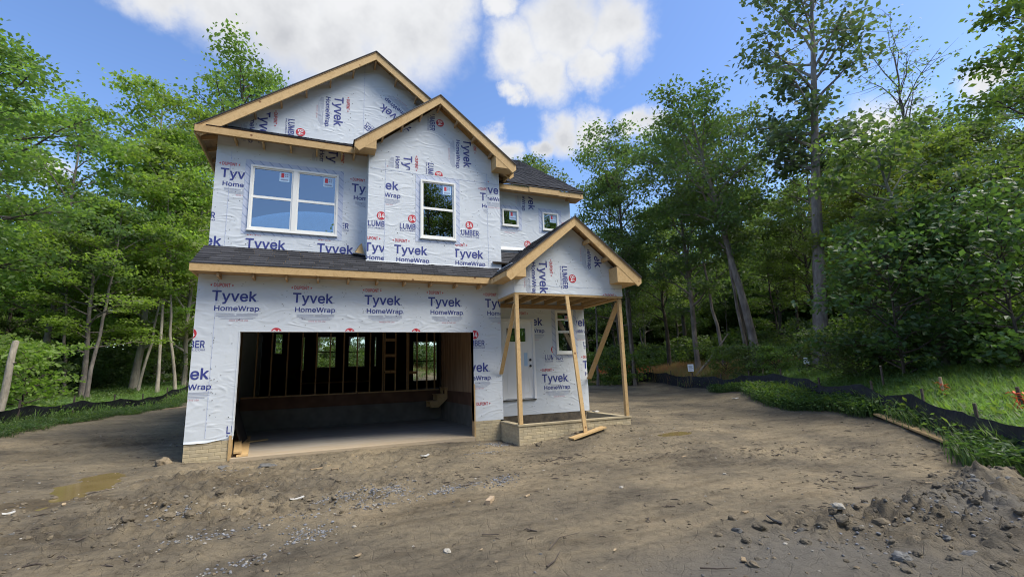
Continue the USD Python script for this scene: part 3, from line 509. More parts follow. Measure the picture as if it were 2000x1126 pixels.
# ---- windows and the door
def window(x0, x1, z0, z1, y, rail=None, mull=None, stickers=(), bars=(), sw=.03):
    w = put(house, "window", MB().prism(sbox(x0, z0, x1, z1).difference(sbox(x0+.045, z0+.045, x1-.045, z1-.045)), y-.035, y+.06), "vinyl")
    put(w, "sill", MB().box((x0-.015, y-.05, z0-.022), (x1+.015, y-.002, z0-.001)), "vinyl")
    cols = [(x0+.046, x1-.046)] if mull is None else [(x0+.046, mull-.05), (mull+.05, x1-.046)]
    if mull is not None: put(w, "mullion", MB().box((mull-.049, y-.033, z0+.046), (mull+.049, y+.05, z1-.046)), "vinyl")
    for a, b in cols:
        rows = [(z0+.046, z1-.046, 0)] if rail is None else [(rail+.02, z1-.046, .0), (z0+.046, rail+.018, -.012)]
        for c, d, dy in rows:
            put(w, "sash", MB().prism(sbox(a, c, b, d).difference(sbox(a+sw, c+sw, b-sw, d-sw)), y-.012+dy*.6, y+.03), "vinyl")
            put(w, "pane", MB().box((a+sw, y+.006+dy, c+sw), (b-sw, y+.012+dy, d-sw)), "glass")
    for z in bars: put(w, "rail", MB().box((x0+.05, y-.02, z-.018), (x1-.05, y+.02, z+.018)), "vinyl")
    for sx0, sz1, s in stickers:
        st = put(w, "sticker", MB().box((sx0, y+.0005, sz1-s), (sx0+s*.92, y+.003, sz1)), "sticker_blue")
        k = MB(); k.box((sx0+s*.15, y-.001, sz1-s*.58), (sx0+s*.42, y+.0003, sz1-s*.1)); put(w, "sticker_print", k, "print_red")
        k = MB()
        for i in range(2):
            for j in range(2): k.box((sx0+s*(.5+.17*i), y-.001, sz1-s*(.28+.2*j)), (sx0+s*(.62+.17*i), y+.0003, sz1-s*(.16+.2*j)))
        k.box((sx0+s*.12, y-.001, sz1-s*.86), (sx0+s*.8, y+.0003, sz1-s*.74)); put(w, "sticker_print", k, "print_white" if False else "print_fine")
    # flashing tape around the opening
    t = .115; ring = sbox(x0-t, z0-t*.9, x1+t, z1+t).difference(sbox(x0-.002, z0-.024, x1+.002, z1+.002))
    put(w, "flashing_tape", MB().prism(ring, y-.0045, y-.001), "tape")
window(-.089, 1.795, 4.786, 6.334, .647, rail=5.555, mull=.845, stickers=((.50, 6.24, .23), (1.45, 6.24, .24)))
window(3.718, 4.631, 4.80, 6.336, .255, rail=5.565, stickers=((4.30, 6.24, .235),))
window(6.27, 6.775, 5.63, 6.135, 1.1, stickers=((6.50, 6.09, .26),), sw=.008); window(7.57, 8.11, 5.615, 6.165, 1.1, stickers=((7.83, 6.11, .24),), sw=.008)
window(7.616, 8.185, 1.912, 3.135, .694, rail=2.50, bars=(2.86,), stickers=((7.93, 2.98, .16),))
for i, a in enumerate(RW):
    x0, z0, x1, z1 = a
    w = put(house, "window", MB().prism(sbox(*a).difference(sbox(x0+.02, z0+.03, x1-.02, z1-.03)), 10.93, 10.98), "vinyl")
    if x1-x0 > .5: put(w, "sash", MB().box((x0+.022, 10.935, (z0+z1)/2-.02), (x1-.022, 10.965, (z0+z1)/2+.02)), "dark_room")
    put(w, "pane", MB().box((x0+.021, 10.95, z0+.031), (x1-.021, 10.956, z1-.031)), "clear_glass" if "clear_glass" in LOOK else "glass")
door = put(house, "front_door", MB().prism(sbox(6.035, .755, 6.885, 2.80).difference(sbox(6.13, 2.25, 6.70, 2.62)), .72, .765), "door_white")
put(door, "door_frame", MB().prism(sbox(5.97, .722, 6.95, 2.87).difference(sbox(6.033, .74, 6.887, 2.802)), .672, .80), "door_white")
put(door, "threshold", MB().box((5.98, .655, .705), (6.93, .80, .735)), "threshold")
put(door, "pane", MB().box((6.13, .74, 2.25), (6.70, .745, 2.62)), "glass"); put(door, "lite_frame", MB().prism(sbox(6.10, 2.22, 6.73, 2.65).difference(sbox(6.135, 2.255, 6.695, 2.615)), .712, .719), "door_white")
for zz_ in (.9,): 
    for a in (6.13, 6.49): put(door, "door_panel", MB().prism(sbox(a, zz_, a+.28, 2.05).difference(sbox(a+.02, zz_+.02, a+.26, 2.03)), .714, .7195), "door_white")
for z in (1.60, 1.76): put(door, "knob", MB().tm(trimesh.creation.icosphere(2, .034).apply_translation((6.80, .685, z))).tube([(6.80, .685, z), (6.80, .722, z)], .022, 10), "black_metal", smooth=True)
put(door, "sticker", MB().box((6.63, .714, 1.60), (6.73, .7185, 1.95)), "sticker_blue"); 

# ---- lettering printed on the wrap
_tc = {}
def tmesh(text, h, sx=1., bold=False):
    k = (text, h, sx, bold)
    if k not in _tc:
        t = meshkit.text_mesh(text, h, .002, bold); f = t.faces[t.face_normals[:, 2] > .9]
        v = t.vertices.copy(); v[:, 0] = (v[:, 0]-v[f].reshape(-1, 3)[:, 0].min())*sx; _tc[k] = (v[:, :2], f)
    return _tc[k]
def fit(text, h, w, bold=False):
    v, f = tmesh(text, h, 1., bold); k = w/(v[f].reshape(-1, 2)[:, 0].max()); return np.stack([v[:, 0]*k, v[:, 1]], 1), f
def rect(x0, y0, x1, y1): return np.array([(x0, y0), (x1, y0), (x1, y1), (x0, y1)], float), np.array([[0, 1, 2], [0, 2, 3]])
def disc(cx, cy, r, k=28):
    th = np.arange(k)/k*2*np.pi; return np.vstack([[cx, cy], np.stack([cx+r*np.cos(th), cy+r*np.sin(th)], 1)]), np.array([[0, 1+i, 1+(i+1) % k] for i in range(k)])
def off(m, x, y): return m[0]+np.array([x, y]), m[1]
def brand_block(dup=True, fine=True, hw=True):
    a = [("print_navy", off(fit("Tyvek", .205, .80, True), 0, 0), 0)]
    a.append(("print_navy", rect(.815, .0, .83, .015), 0))
    if dup: a += [("print_red", off(fit("DUPONT", .072, .29, True), .02, .285), 0), ("print_red", (np.array([(-.045, .32), (-.012, .297), (-.012, .343)]), np.array([[0, 1, 2]])), 0), ("print_red", (np.array([(.375, .32), (.342, .343), (.342, .297)]), np.array([[0, 1, 2]])), 0)]
    if hw: a.append(("print_navy", off(fit("HomeWrap", .1, .80, True), .055, -.20), 0)); a.append(("print_navy", rect(.865, -.2, .877, -.188), 0))
    if fine:
        for z, x0, x1 in ((-.262, .09, .42), (-.262, .45, .84), (-.283, .09, .42), (-.283, .45, .84), (-.31, .09, .84), (-.338, .14, .8), (-.365, .18, .76)): a.append(("print_fine", rect(x0, z, x1, z+.006), 0))
        a.append(("print_pink", off(fit("MADE IN THE USA", .028, .34), .33, -.412), 0))
    return a
def lumber_block():
    a = [("print_red", disc(.30, .275, .105), 0), ("print_white", off(fit("84", .115, .145, True), .228, .218), 1), ("print_navy", off(fit("LUMBER", .135, .555, True), 0, 0), 0), ("print_navy", off(fit("84LUMBER.COM", .034, .56), .0, -.06), 0)]
    return a
def clip_tri(v, f, clips):
    """cuts the triangles (u, w) by half planes (a, b, c): keep a*u+b*w <= c"""
    polys = [v[t] for t in f]
    for a, b, c in clips:
        out = []
        for p in polys:
            d = p@np.array([a, b])-c
            if (d <= 0).all(): out.append(p); continue
            if (d > 0).all(): continue
            q = []
            for i in range(len(p)):
                j = (i+1) % len(p)
                if d[i] <= 0: q.append(p[i])
                if (d[i] <= 0) != (d[j] <= 0): q.append(p[i]+(p[j]-p[i])*d[i]/(d[i]-d[j]))
            if len(q) >= 3: out.append(np.array(q))
        polys = out
    V, F, n = [], [], 0
    for p in polys:
        V.append(p); F += [[n, n+i, n+i+1] for i in range(1, len(p)-1)]; n += len(p)
    return (np.vstack(V), np.array(F)) if V else (None, None)
def print_on(parent, block, x, z, y, ang=0., clips=(), proud=.004, flip=False):
    """block's origin (left end of the base line) at (x, z) of the wall plane y, turned by ang degrees"""
    c, s = math.cos(math.radians(ang)), math.sin(math.radians(ang)); by = {}
    for look, (v, f), layer in block:
        w = np.stack([x+v[:, 0]*c-v[:, 1]*s, z+v[:, 0]*s+v[:, 1]*c], 1); w, f = clip_tri(w, f, clips)
        if w is None: continue
        by.setdefault((look, layer), MB()).add(np.stack([w[:, 0], np.full(len(w), y-proud-.002*layer), w[:, 1]], 1), f)
    for (look, layer), m in by.items(): put(parent, "printed_lettering", m, look)
L_ = lambda x: (-1, 0, -x); R_ = lambda x: (1, 0, x); T_ = lambda z: (0, 1, z); B_ = lambda z: (0, -1, -z)      # keep right of x, left of x, below z, above z
TY, LU = brand_block(), lumber_block()
gc = [L_(-.785), R_(5.695)]
for x in (-.53, .945, 2.41, 3.86, 5.29): print_on(w_gar, TY, x, 3.065, 0, clips=gc)
for x in (.665, 2.115, 3.575): print_on(w_gar, LU, x-.30, 2.145, 0, clips=gc+[B_(2.453)])
print_on(w_gar, LU, -1.135, 2.125, 0, clips=gc+[R_(-.015)]); print_on(w_gar, LU, 4.70, 2.105, 0, clips=gc+[L_(4.965)])
print_on(w_gar, TY, -1.27, 1.52, 0, clips=gc+[R_(-.02)]); print_on(w_gar, TY, 4.54, 1.49, 0, clips=gc+[L_(4.965)])
print_on(w_gar, LU, -.10, .46, 0, clips=gc+[R_(-.015), B_(.345)]); print_on(w_gar, [b for b in TY if b[0] == "print_red"], 5.0, .41, 0, clips=gc+[L_(4.965)])
yu = .647; uc = [L_(-.785), T_(7.1), R_(2.44)]
print_on(w_up, TY, -.68, 5.965, yu, clips=uc+[R_(-.21)]); print_on(w_up, TY, 2.10, 5.96, yu, clips=uc)
print_on(w_up, LU, 1.50, 4.995, yu, clips=uc+[L_(1.92)]); print_on(w_up, LU, -1.27, 4.985, yu, clips=uc)
for x in (-.10, 1.375, -1.36): print_on(w_up, TY, x, 4.375, yu, clips=uc+[B_(4.335), T_(4.672)])
print_on(w_up, TY, 1.545, 6.98, yu, -90, clips=uc+[B_(6.63)]); print_on(w_up, TY, .02, 7.72, yu, -90, clips=uc+[L_(-.6)])
yg = .65
GC = [(-.594, .804, 0), ]
def rake(cx, rz, m): return [(-m, 1, rz-m*cx), (m, 1, rz+m*cx)]
gr = rake(2.58, 9.45, .738)+[B_(7.2)]
print_on(w_gab, TY, .02, 7.74, yg, -90, clips=gr); print_on(w_gab, LU, .62, 7.62, yg, -90, clips=gr)
print_on(w_gab, TY, 1.635, 8.44, yg, -90, clips=gr); print_on(w_gab, TY, 3.47, 8.02, yg, 145, clips=gr+[L_(2.36)]); print_on(w_gab, LU, 2.86, 7.52, yg, 145, clips=gr+[L_(2.36)])
yb = .255; br = rake(4.16, 8.30, .784)+[L_(2.46), R_(5.86)]
print_on(w_bmp, LU, 3.96, 8.285, yb, -90, clips=br); print_on(w_bmp, TY, 4.87, 7.64, yb, -90, clips=br); print_on(w_bmp, TY, 3.27, 8.39, yb, -90, clips=br+[T_(8.2)])
print_on(w_bmp, TY, 3.30, 6.92, yb, -90, clips=br+[B_(6.55)]); print_on(w_bmp, LU, 3.92, 6.82, yb, -90, clips=br+[B_(6.5)])
S1, S2, S3 = [L_(2.46), R_(2.85), T_(6.5)], [L_(2.86), R_(5.5), T_(6.45)], [L_(5.525), R_(5.862), T_(6.6)]
bk = [B_(4.12)]
print_on(w_bmp, LU, 2.475, 5.0, yb, clips=S1+bk); print_on(w_bmp, TY, 2.395, 4.375, yb, clips=S1+bk)
print_on(w_bmp, TY, 2.37, 5.975, yb, clips=S2+[R_(3.6)]); print_on(w_bmp, LU, 3.22, 4.995, yb, clips=S2+[R_(3.61)]); print_on(w_bmp, TY, 3.09, 4.37, yb, clips=S2+bk); print_on(w_bmp, TY, 4.56, 4.375, yb, clips=S2+bk+[L_(4.61)])
print_on(w_bmp, LU, 4.70, 4.97, yb, clips=S2+[L_(4.75)]); print_on(w_bmp, TY, 5.31, 5.975, yb, clips=S2+[L_(4.8)]); print_on(w_bmp, TY, 5.20, 6.20, yb, clips=S3)
pr = rake(7.16, 4.88, .775)+[L_(5.64), R_(8.655), B_(3.275)]
print_on(w_por, TY, 6.305, 4.07, -1.08, -90, clips=pr); print_on(w_por, LU, 6.93, 3.965, -1.08, -90, clips=pr); print_on(w_por, TY, 7.88, 4.79, -1.08, -90, clips=pr)
print_on(w_por, [b for b in TY if b[0] == "print_red"], 8.1, 2.96, -1.08, clips=pr)
dc = [L_(5.705), R_(8.565), B_(.34), T_(3.15)]
print_on(w_dr, TY, 7.13, 1.155, .694, clips=dc); print_on(w_dr, LU, 7.25, 1.75, .694, clips=dc+[R_(7.50)]); print_on(w_dr, LU, 7.25, 1.75, .694, clips=dc+[L_(7.6), T_(1.86)])
print_on(w_dr, TY, 6.41, 2.70, .694, clips=dc+[L_(6.955)]); print_on(w_dr, TY, 6.41, 2.70, .694, clips=dc+[R_(6.95), B_(2.9)]); print_on(w_dr, TY, 7.86, 2.69, .694, clips=dc+[L_(8.3)])
print_on(w_dr, LU, 8.50, 2.1, .694, clips=dc); print_on(w_dr, TY, 8.44, 1.49, .694, clips=dc)
rc = [L_(5.9), R_(8.54)]
print_on(w_rt, TY, 7.13, 7.0, 1.1, -90, clips=rc+[T_(6.6)]); print_on(w_rt, LU, 6.75, 4.85, 1.1, clips=rc); print_on(w_rt, TY, 8.18, 5.55, 1.1, clips=rc); print_on(w_rt, [b for b in TY if b[0] in ("print_fine", "print_pink")], 6.0, 5.83, 1.1, clips=rc)
# seams, staples and loose hems of the wrap
def seam(parent, x0, z0, x1, z1, y, w=.012): put(parent, "wrap_seam", MB().box((min(x0, x1)-w/2*(x0 == x1), y-.0035, min(z0, z1)-w/2*(z0 == z1)), (max(x0, x1)+w/2*(x0 == x1), y-.0005, max(z0, z1)+w/2*(z0 == z1))), "tape")
seam(w_gab, 2.34, 7.3, 2.34, 9.4, yg); seam(w_bmp, 2.855, 4.15, 2.855, 6.7, yb); seam(w_bmp, 5.512, 4.15, 5.512, 6.75, yb); seam(w_bmp, 2.5, 6.47, 5.85, 6.47, yb); seam(w_gar, -.45, .4, -.45, 3.5, 0); seam(w_up, -.795+.3, 4.4, -.795+.3, 6.6, yu); seam(w_por, 5.66, 3.45, 8.64, 3.45, -1.08, .006)
def staples(parent, y, x0, x1, z0, z1, n, inside):
    m = MB(); k = 0
    for _ in range(n*4):
        x, z = rng.uniform(x0, x1), rng.uniform(z0, z1); x = round(x/.4)*.4+rng.normal(0, .05)
        if not inside(x, z): continue
        s = rng.uniform(.004, .009); m.box((x-s, y-.006, z-s*.7), (x+s, y-.0022, z+s*.7)); k += 1
        if k >= n: break
    put(parent, "staples", m, "stake_wood", kind="stuff")
staples(w_gar, 0, -.75, 5.65, .4, 3.5, 190, lambda x, z: -.77 < x < 5.68 and not (-.05 < x < 5.0 and z < 2.5))
staples(w_up, yu, -.75, 2.4, 4.4, 6.6, 60, lambda x, z: -.77 < x < 2.43 and not (-.25 < x < 1.95 and 4.6 < z < 6.5)); staples(w_bmp, yb, 2.5, 5.8, 4.2, 7.9, 90, lambda x, z: 2.5 < x < 5.84 and z < 8.3-.784*abs(x-4.16) and not (3.6 < x < 4.75 and 4.7 < z < 6.45))
staples(w_gab, yg, -.3, 5, 7.3, 9.3, 40, lambda x, z: z < 9.35-.738*abs(x-2.58)); staples(w_por, -1.08, 5.7, 8.6, 3.3, 4.8, 40, lambda x, z: 5.68 < x < 8.62 and z < 4.8-.775*abs(x-7.16)); staples(w_dr, .694, 5.8, 8.5, .4, 3.1, 60, lambda x, z: 5.75 < x < 8.54 and not (5.9 < x < 7 and z > .6) and not (7.5 < x < 8.3 and 1.8 < z < 3.2))
def hem(parent, x0, x1, y, ztop, zbot, seed, out=.03, amp=.03, drop=.03):
    n = max(8, int((x1-x0)/.05)); k = 6
    xs = np.linspace(x0, x1, n); ts = np.linspace(0, 1, k); X, Tt = np.meshgrid(xs, ts, indexing="ij")
    nz_ = meshkit.fbm(np.stack([X*2.2+seed, 0*X, 0*X], -1), 3, seed)-.5
    Z = ztop+(zbot(X)-ztop)*Tt+drop*nz_*Tt; Y = y-.003-(out*Tt**1.5+amp*Tt*(meshkit.fbm(np.stack([X*5+seed, Tt*2, 0*X], -1), 3, seed+7)-.35))
    Y = np.minimum(Y, y-.003)
    i, j = np.meshgrid(np.arange(n-1), np.arange(k-1), indexing="ij"); q = np.stack([i*k+j, (i+1)*k+j, (i+1)*k+j+1, i*k+j+1], -1).reshape(-1, 4)
    put(parent, "loose_hem", (np.stack([X, Y, Z], -1).reshape(-1, 3), q), "wrap", smooth=True)
hem(w_bmp, 2.44, 5.84, yb, 4.16, lambda X: 4.045+.03*np.sin(X*2.1)-.02*(X > 5.3), 3, out=.05, amp=.05, drop=.04)
hem(w_up, -.79, 2.16, yu, 4.36, lambda X: 4.345-.01*np.sin(X*3), 5, out=.03, amp=.03, drop=.02); hem(w_up, 2.16, 2.46, yu, 4.36, lambda X: 4.36-.22*(X-2.2), 8, out=.14, amp=.05)
hem(w_rt, 6.0, 8.4, 1.1, 5.0, lambda X: 4.86+.07*(X-6.0), 11, out=.05, amp=.05)
hem(w_gar, -.79, -.02, 0, .36, lambda X: .322+.07*np.clip((X+.4)*2, 0, 1), 12, out=.015, amp=.02)
put(house, "torn_flap", MB().add([(2.22, .42, 4.36), (2.42, .45, 4.34), (2.36, .50, 4.62), (2.30, .60, 4.58), (2.2, .6, 4.4)], [[0, 1, 2], [0, 2, 3], [0, 3, 4]]), "lumber")

# ------------------------------------------------------------------ things in and round the house
def board_thing(name, label, cat, p, q, w, h, look, group=None, up=(0, 0, 1)):
    mb = MB().bar(p, q, w, h, up=up); mid = (np.array(p, float)+np.array(q, float))/2
    o = put("/World", name, mb, look); return mark(o, label, cat, group)
board_thing("plank", "long yellow plank lying on the dirt along the silt fence", "plank", (14.4, -3.38, gz(14.4, -3.4)+.08), (11.95, -5.9, gz(11.95, -5.9)+.075), .27, .04, "lumber")
board_thing("foot_board", "short board under the foot of the leaning porch prop", "board", (6.66, -1.56, gz(6.66, -1.56)+.03), (7.62, -1.40, gz(7.62, -1.4)+.03), .19, .035, "lumber")
board_thing("lumber_board", "upper board of the two lying inside the garage along its left wall", "board", (.11, .03, .085), (-.35, 3.6, .085), .14, .04, "lumber")
board_thing("lumber_board", "lower board on the garage floor beside the left wall", "board", (.19, .03, .022), (-.14, 3.4, .022), .2, .04, "lumber")
board_thing("leaning_plywood", "dark panel leaning against the left wall deep in the garage", "panel", (-.05, 2.3, .02), (-.50, 2.3, 1.45), 1.1, .02, "dark_room", up=(1, 0, .3))
board_thing("broken_board", "small offcut lying at the foot of the dark leaning panel", "board", (.05, 2.2, .03), (.42, 2.42, .03), .12, .03, "lumber")
st = thing("wooden_steps", "rough wooden steps of three treads at the back of the garage", "steps", (4.9, 4.7, .42))
for s in (0, .55):
    put(st, "stringer", MB().prism(P2([(-.05, 0), (.22, 0), (.62, .36), (.62, .58), (.42, .58), (.42, .38), (.18, .38), (.18, .18), (-.05, .18)]), -s, -s+.04), "lumber")
for i, x in enumerate((-.07, .16, .40)): put(st, "tread", MB().box((x, -.56, .182+.2*i), (x+.25, .045, .215+.2*i)), "lumber_dull")
for a in (0, .5): put(st, "support_post", MB().box((.56, -a, -.42), (.62, -a+.04, .0)), "lumber_dull")

# silt fences
def fence(label, P, h, seed, lean, cat="fence"):
    t = thing("silt_fence", label, cat)
    seg = np.hypot(*np.diff(P, axis=0).T); s = np.concatenate([[0], np.cumsum(seg)]); n = int(s[-1]/.16)
    ss = np.linspace(0, s[-1], n); x, y = np.interp(ss, s, P[:, 0]), np.interp(ss, s, P[:, 1])
    tx, ty = np.gradient(x), np.gradient(y); L = np.hypot(tx, ty); nx, ny = -ty/L, tx/L
    k = 7; V = np.zeros((n, k, 3)); z0 = ground_z(x, y, False)
    sag = .10*np.abs(np.sin(ss*np.pi/2.4+seed))
    for j in range(k):
        q = j/(k-1); w = .16*(meshkit.fbm(np.stack([ss*1.6, 0*ss+q*1.5, 0*ss+seed], -1), 3, seed)-.5)*(1-.3*q)+lean*(1-q)
        V[:, j] = np.stack([x+nx*w, y+ny*w, z0-.03+(h*(1-.12*0)-sag*q)*q+.0*q], -1)
    i, j = np.meshgrid(np.arange(n-1), np.arange(k-1), indexing="ij"); Qd = np.stack([i*k+j, (i+1)*k+j, (i+1)*k+j+1, i*k+j+1], -1).reshape(-1, 4)
    put(t, "fabric", (V.reshape(-1, 3), Qd), "silt_fabric", smooth=True)
    for q in np.arange(.6, s[-1], 2.4):
        a, b = np.interp(q, ss, x), np.interp(q, ss, y); i0 = min(int(q/s[-1]*n), n-1); c = np.interp(q, ss, z0)
        o = np.array([a+nx[i0]*.05, b+ny[i0]*.05])
        put(t, "stake", MB().bar((o[0], o[1], c-.2), (o[0]+rng.normal(0, .03), o[1], c+h+.12), .04, .04, up=(1, 0, 0)), "stake_wood")
    return t
fence("black fabric silt fence curving along the right edge of the dirt yard", FENCE_R, .64, 3, -.12)
fence("low black silt fence half buried in grass left of the house", FENCE_L, .52, 5, .1)
def small_sign(label, x, y, z0, h, w, hh):
    t = thing("small_sign", label, "sign", (x, y, z0)); a = math.degrees(math.atan2(C[0]-x, y-C[1]))*-0-35
    c, s = math.cos(math.radians(a)), math.sin(math.radians(a))
    put(t, "stake", MB().box((-.015, -.0, -.2), (.015, .02, h-hh*.5)), "stake_wood")
    def rotb(m):
        v, f = m.get(); v = v.copy(); v[:, :2] = v[:, :2]@np.array([[c, s], [-s, c]]); return v, f
    put(t, "board", rotb(MB().box((-w/2, -.012, h-hh), (w/2, -.002, h))), "sign_white")
    k = MB()
    for i in range(4): k.box((-w*.36, -.0155, h-hh*(.24+.18*i)), (w*(.36-.1*(i % 2)), -.0125, h-hh*(.18+.18*i)))
    put(t, "printed_lines", rotb(k), "sign_grey")
small_sign("small white notice on a stake in the weeds behind the fence", 18.0, 6.6, .85, .68, .26, .34)
small_sign("small white notice at the foot of the tall poplar trunk", 19.3, 1.75, 1.05, .58, .2, .26)
def net(label, P, h, seed):
    t = thing("orange_netting", label, "netting"); m = MB()
    P = np.array(P, float); 
    for a, b in zip(P[:-1], P[1:]):
        L = np.linalg.norm(b-a); n = max(2, int(L/.12))
        for i in range(n+1):
            q = a+(b-a)*i/n; m.bar(q, q+[rng.normal(0, .02), 0, h*rng.uniform(.8, 1)], .018, .006, up=(0, 1, 0))
        for j in range(5): m.bar(a+[0, 0, h*(.1+.2*j)], b+[0, 0, h*(.1+.2*j)], .006, .02)
    put(t, "mesh_strands", m, "orange_plastic")
    for q in P: put(t, "stake", MB().bar(q-[0, 0, .2], q+[0, 0, h+.15], .035, .035, up=(0, 1, 0)), "stake_wood")
net("low orange safety netting in front of the dark woods right of the house", [(21.4, 22.5, 1.2), (21.5, 20.5, 1.2), (21.6, 17.5, 1.15), (21.8, 14.2, 1.05)], .62, 1)
def ribbon_stake(name, label, x, y, z, h, lean, heap):
    t = thing(name, label, "stake", (x, y, z))
    put(t, "post", MB().bar((0, 0, -.25), (lean, 0, h), .045, .045, up=(0, 1, 0)), "stake_wood" if heap else "weathered_wood")
    m = MB(); r = np.random.default_rng(int(abs(x)*100))
    for i in range(38 if heap else 26):
        zz_ = r.uniform(.0, h*.85); a = r.uniform(0, 6.28); l = r.uniform(.025, .07)
        c0 = np.array([lean*zz_/h+r.normal(0, .04), r.normal(0, .04), zz_]); d = np.array([math.cos(a), math.sin(a), r.uniform(-.8, .3)])
        m.bar(c0, c0+d*l*1.5, .03, .008, up=(.1, .2, 1))
    put(t, "orange_ribbon", m, "orange_plastic")
    if heap:
        m = MB()
        for i in range(12):
            a0, z0 = r.uniform(-.3, -.03), r.uniform(-.05, .15)
            m.bar((a0*1.4, r.normal(0, .1), 0), (a0*.2, r.normal(0, .06), .15+z0), .012, .006, up=(.2, 1, .1)); m.bar((a0*1.3, -.1, z0*.5), (a0*.3, .12, z0*.7), .012, .006)
        put(t, "netting", m, "orange_plastic")
ribbon_stake("survey_stake", "short stake tied with bright orange ribbon in the grass bank", 14.75, -4.6, .5, .52, -.06, False)
ribbon_stake("survey_stake", "dark leaning stake with orange netting at the right edge", 13.45, -6.35, .4, .48, -.1, True)
pk = thing("dark_stake", "thin dark post standing alone in the grass near the tall trunk", "stake", (15.6, -2.9, .55)); put(pk, "post", MB().bar((0, 0, -.2), (.02, 0, .72), .04, .04, up=(0, 1, 0)), "stake_wood"); put(pk, "post_tip", MB().bar((.02, 0, .722), (.021, 0, .75), .036, .036, up=(0, 1, 0)), "weathered_wood")
sp = thing("tree_stump", "pale broken trunk without branches at the left edge", "tree stump", (-6.15, 5.9, .75))
zs = np.linspace(-.2, 1.95, 12); px_ = np.stack([.13*(zs/1.9)+.02*np.sin(zs*3), 0*zs, zs], 1); rr_ = .088-.018*zs/1.9
put(sp, "trunk", MB().tube(np.vstack([px_, px_[-1]+[0, 0, .03]]), np.append(rr_, .03), 12), "bark_pale", smooth=True); put(sp, "branch_stub", MB().tube([(.08, 0, 1.35), (.19, -.02, 1.40)], (.035, .025), 8), "bark_pale", smooth=True)

# ------------------------------------------------------------------ trees
def leaf_mesh(cen, size, r, flat=.5, tilt=.6, wid=.62):
    n = len(cen); az = r.uniform(0, 2*np.pi, n); nm = np.stack([r.normal(0, tilt, n), r.normal(0, tilt, n), np.ones(n)], 1); nm /= np.linalg.norm(nm, axis=1, keepdims=True)
    d = np.stack([np.cos(az), np.sin(az), r.normal(-.25, .3, n)], 1); d -= nm*(d*nm).sum(1, keepdims=True); d /= np.linalg.norm(d, axis=1, keepdims=True)
    s = np.cross(nm, d); L = size*r.uniform(.6, 1.25, n)[:, None]; W = L*wid/2
    v = np.stack([cen, cen+d*L*.5+s*W+nm*L*.07, cen+d*L, cen+d*L*.5-s*W+nm*L*.07], 1).reshape(-1, 3)
    b = np.arange(n)[:, None]*4; f = np.concatenate([b+[[0, 2, 1]], b+[[0, 3, 2]]], 0)
    return v, f
def tree_geo(seed, H, base, R, nl, nleaf, lsize, r0, lean=(0, 0), shape="oval", curve=.15, cl=.42, flat=.45, up=.5, sub=4, asym=(0, 0), tilt=1.1, trunk_k=9):
    r = np.random.default_rng(seed); n = 14; t = np.linspace(0, 1, n)
    wob = np.cumsum(r.normal(0, curve*H/60, (n, 2)), 0); wob -= wob[0]
    pts = np.stack([lean[0]*t+wob[:, 0], lean[1]*t+wob[:, 1], H*.96*t], 1); rad = r0*(1-t*.93)**.85+r0*.45*np.exp(-t*H/.35)
    pts[0, 2] = -.3; T = MB().tube(pts, rad, trunk_k); cents, wts = [], []
    for i in range(nl):
        q = base+(.97-base)*((i+r.uniform(.1, .9))/nl); p0 = np.array([np.interp(q, t, pts[:, k]) for k in range(3)]); qq = (q-base)/(1-base)
        prof = {"oval": (math.sin(math.pi*min(1, qq*.82+.16)))**.8, "cone": 1.05-qq*.9, "vase": .45+.65*qq-.5*max(0, qq-.75)*3, "round": math.sqrt(max(.05, 1-(2*qq-1)**2))}[shape]
        az = i*2.399+r.normal(0, .4); L = max(.4, R*prof*r.uniform(.65, 1.2)); el = up*r.uniform(.4, 1.3)+qq*.5
        d = np.array([math.cos(az)*math.cos(el)+asym[0], math.sin(az)*math.cos(el)+asym[1], math.sin(el)]); m = 5; ss = np.linspace(0, 1, m)
        lp = p0+d*L*ss[:, None]+np.stack([0*ss, 0*ss, -.12*L*ss**2], 1)+np.cumsum(r.normal(0, .05*L/2, (m, 3)), 0)*(ss[:, None] > 0)
        rl = np.interp(q, t, rad)*.5+.008; T.tube(lp, rl*(1-.85*ss)+.004, 5)
        for k in range(sub):
            a = r.uniform(.3, 1.); b0 = np.array([np.interp(a, ss, lp[:, c]) for c in range(3)]); az2 = az+r.normal(0, 1.0); l2 = L*r.uniform(.22, .5)*(1.15-.4*a)
            d2 = np.array([math.cos(az2), math.sin(az2), r.uniform(-.1, .7)]); e = b0+d2*l2; T.tube([b0, (b0+e)/2+r.normal(0, .04, 3), e], [rl*.35+.004, rl*.2+.003, .003], 4)
            for c, w in ((b0+d2*l2*.55, .7), (e, 1.)): cents.append(c); wts.append(w)
        cents.append(lp[-1]); wts.append(1.); cents.append(lp[3]); wts.append(.6)
    cents = np.array(cents); wts = np.array(wts)/np.sum(wts); pick = r.choice(len(cents), nleaf, p=wts); cs = cl*r.uniform(.6, 1.4, len(cents))
    off_ = np.clip(r.normal(0, 1, (nleaf, 3)), -1.7, 1.7)*np.array([1, 1, flat]); c = cents[pick]+off_*cs[pick][:, None]*.75
    c[:, 2] = np.maximum(c[:, 2], .1)
    return T, leaf_mesh(c, lsize, r, tilt=tilt)
KIND = {}
def tree(kind, name, label, loc, rz, sc, group=None, cat="tree", **kw):
    """the first of a kind is built, the others are copies"""
    if kind not in KIND:
        spec = dict(SPEC[kind]); bk_, lf = spec.pop("bark"), spec.pop("leaf"); T, Lm = tree_geo(**spec)
        o = thing(name, label, cat, loc, rz, (sc, sc, sc) if np.ndim(sc) == 0 else sc, group); put(o, "trunk", T, bk_, smooth=True); put(o, "crown", Lm, lf); KIND[kind] = o
        return o
    return copy(KIND[kind], label, loc, rz, sc, group, cat)
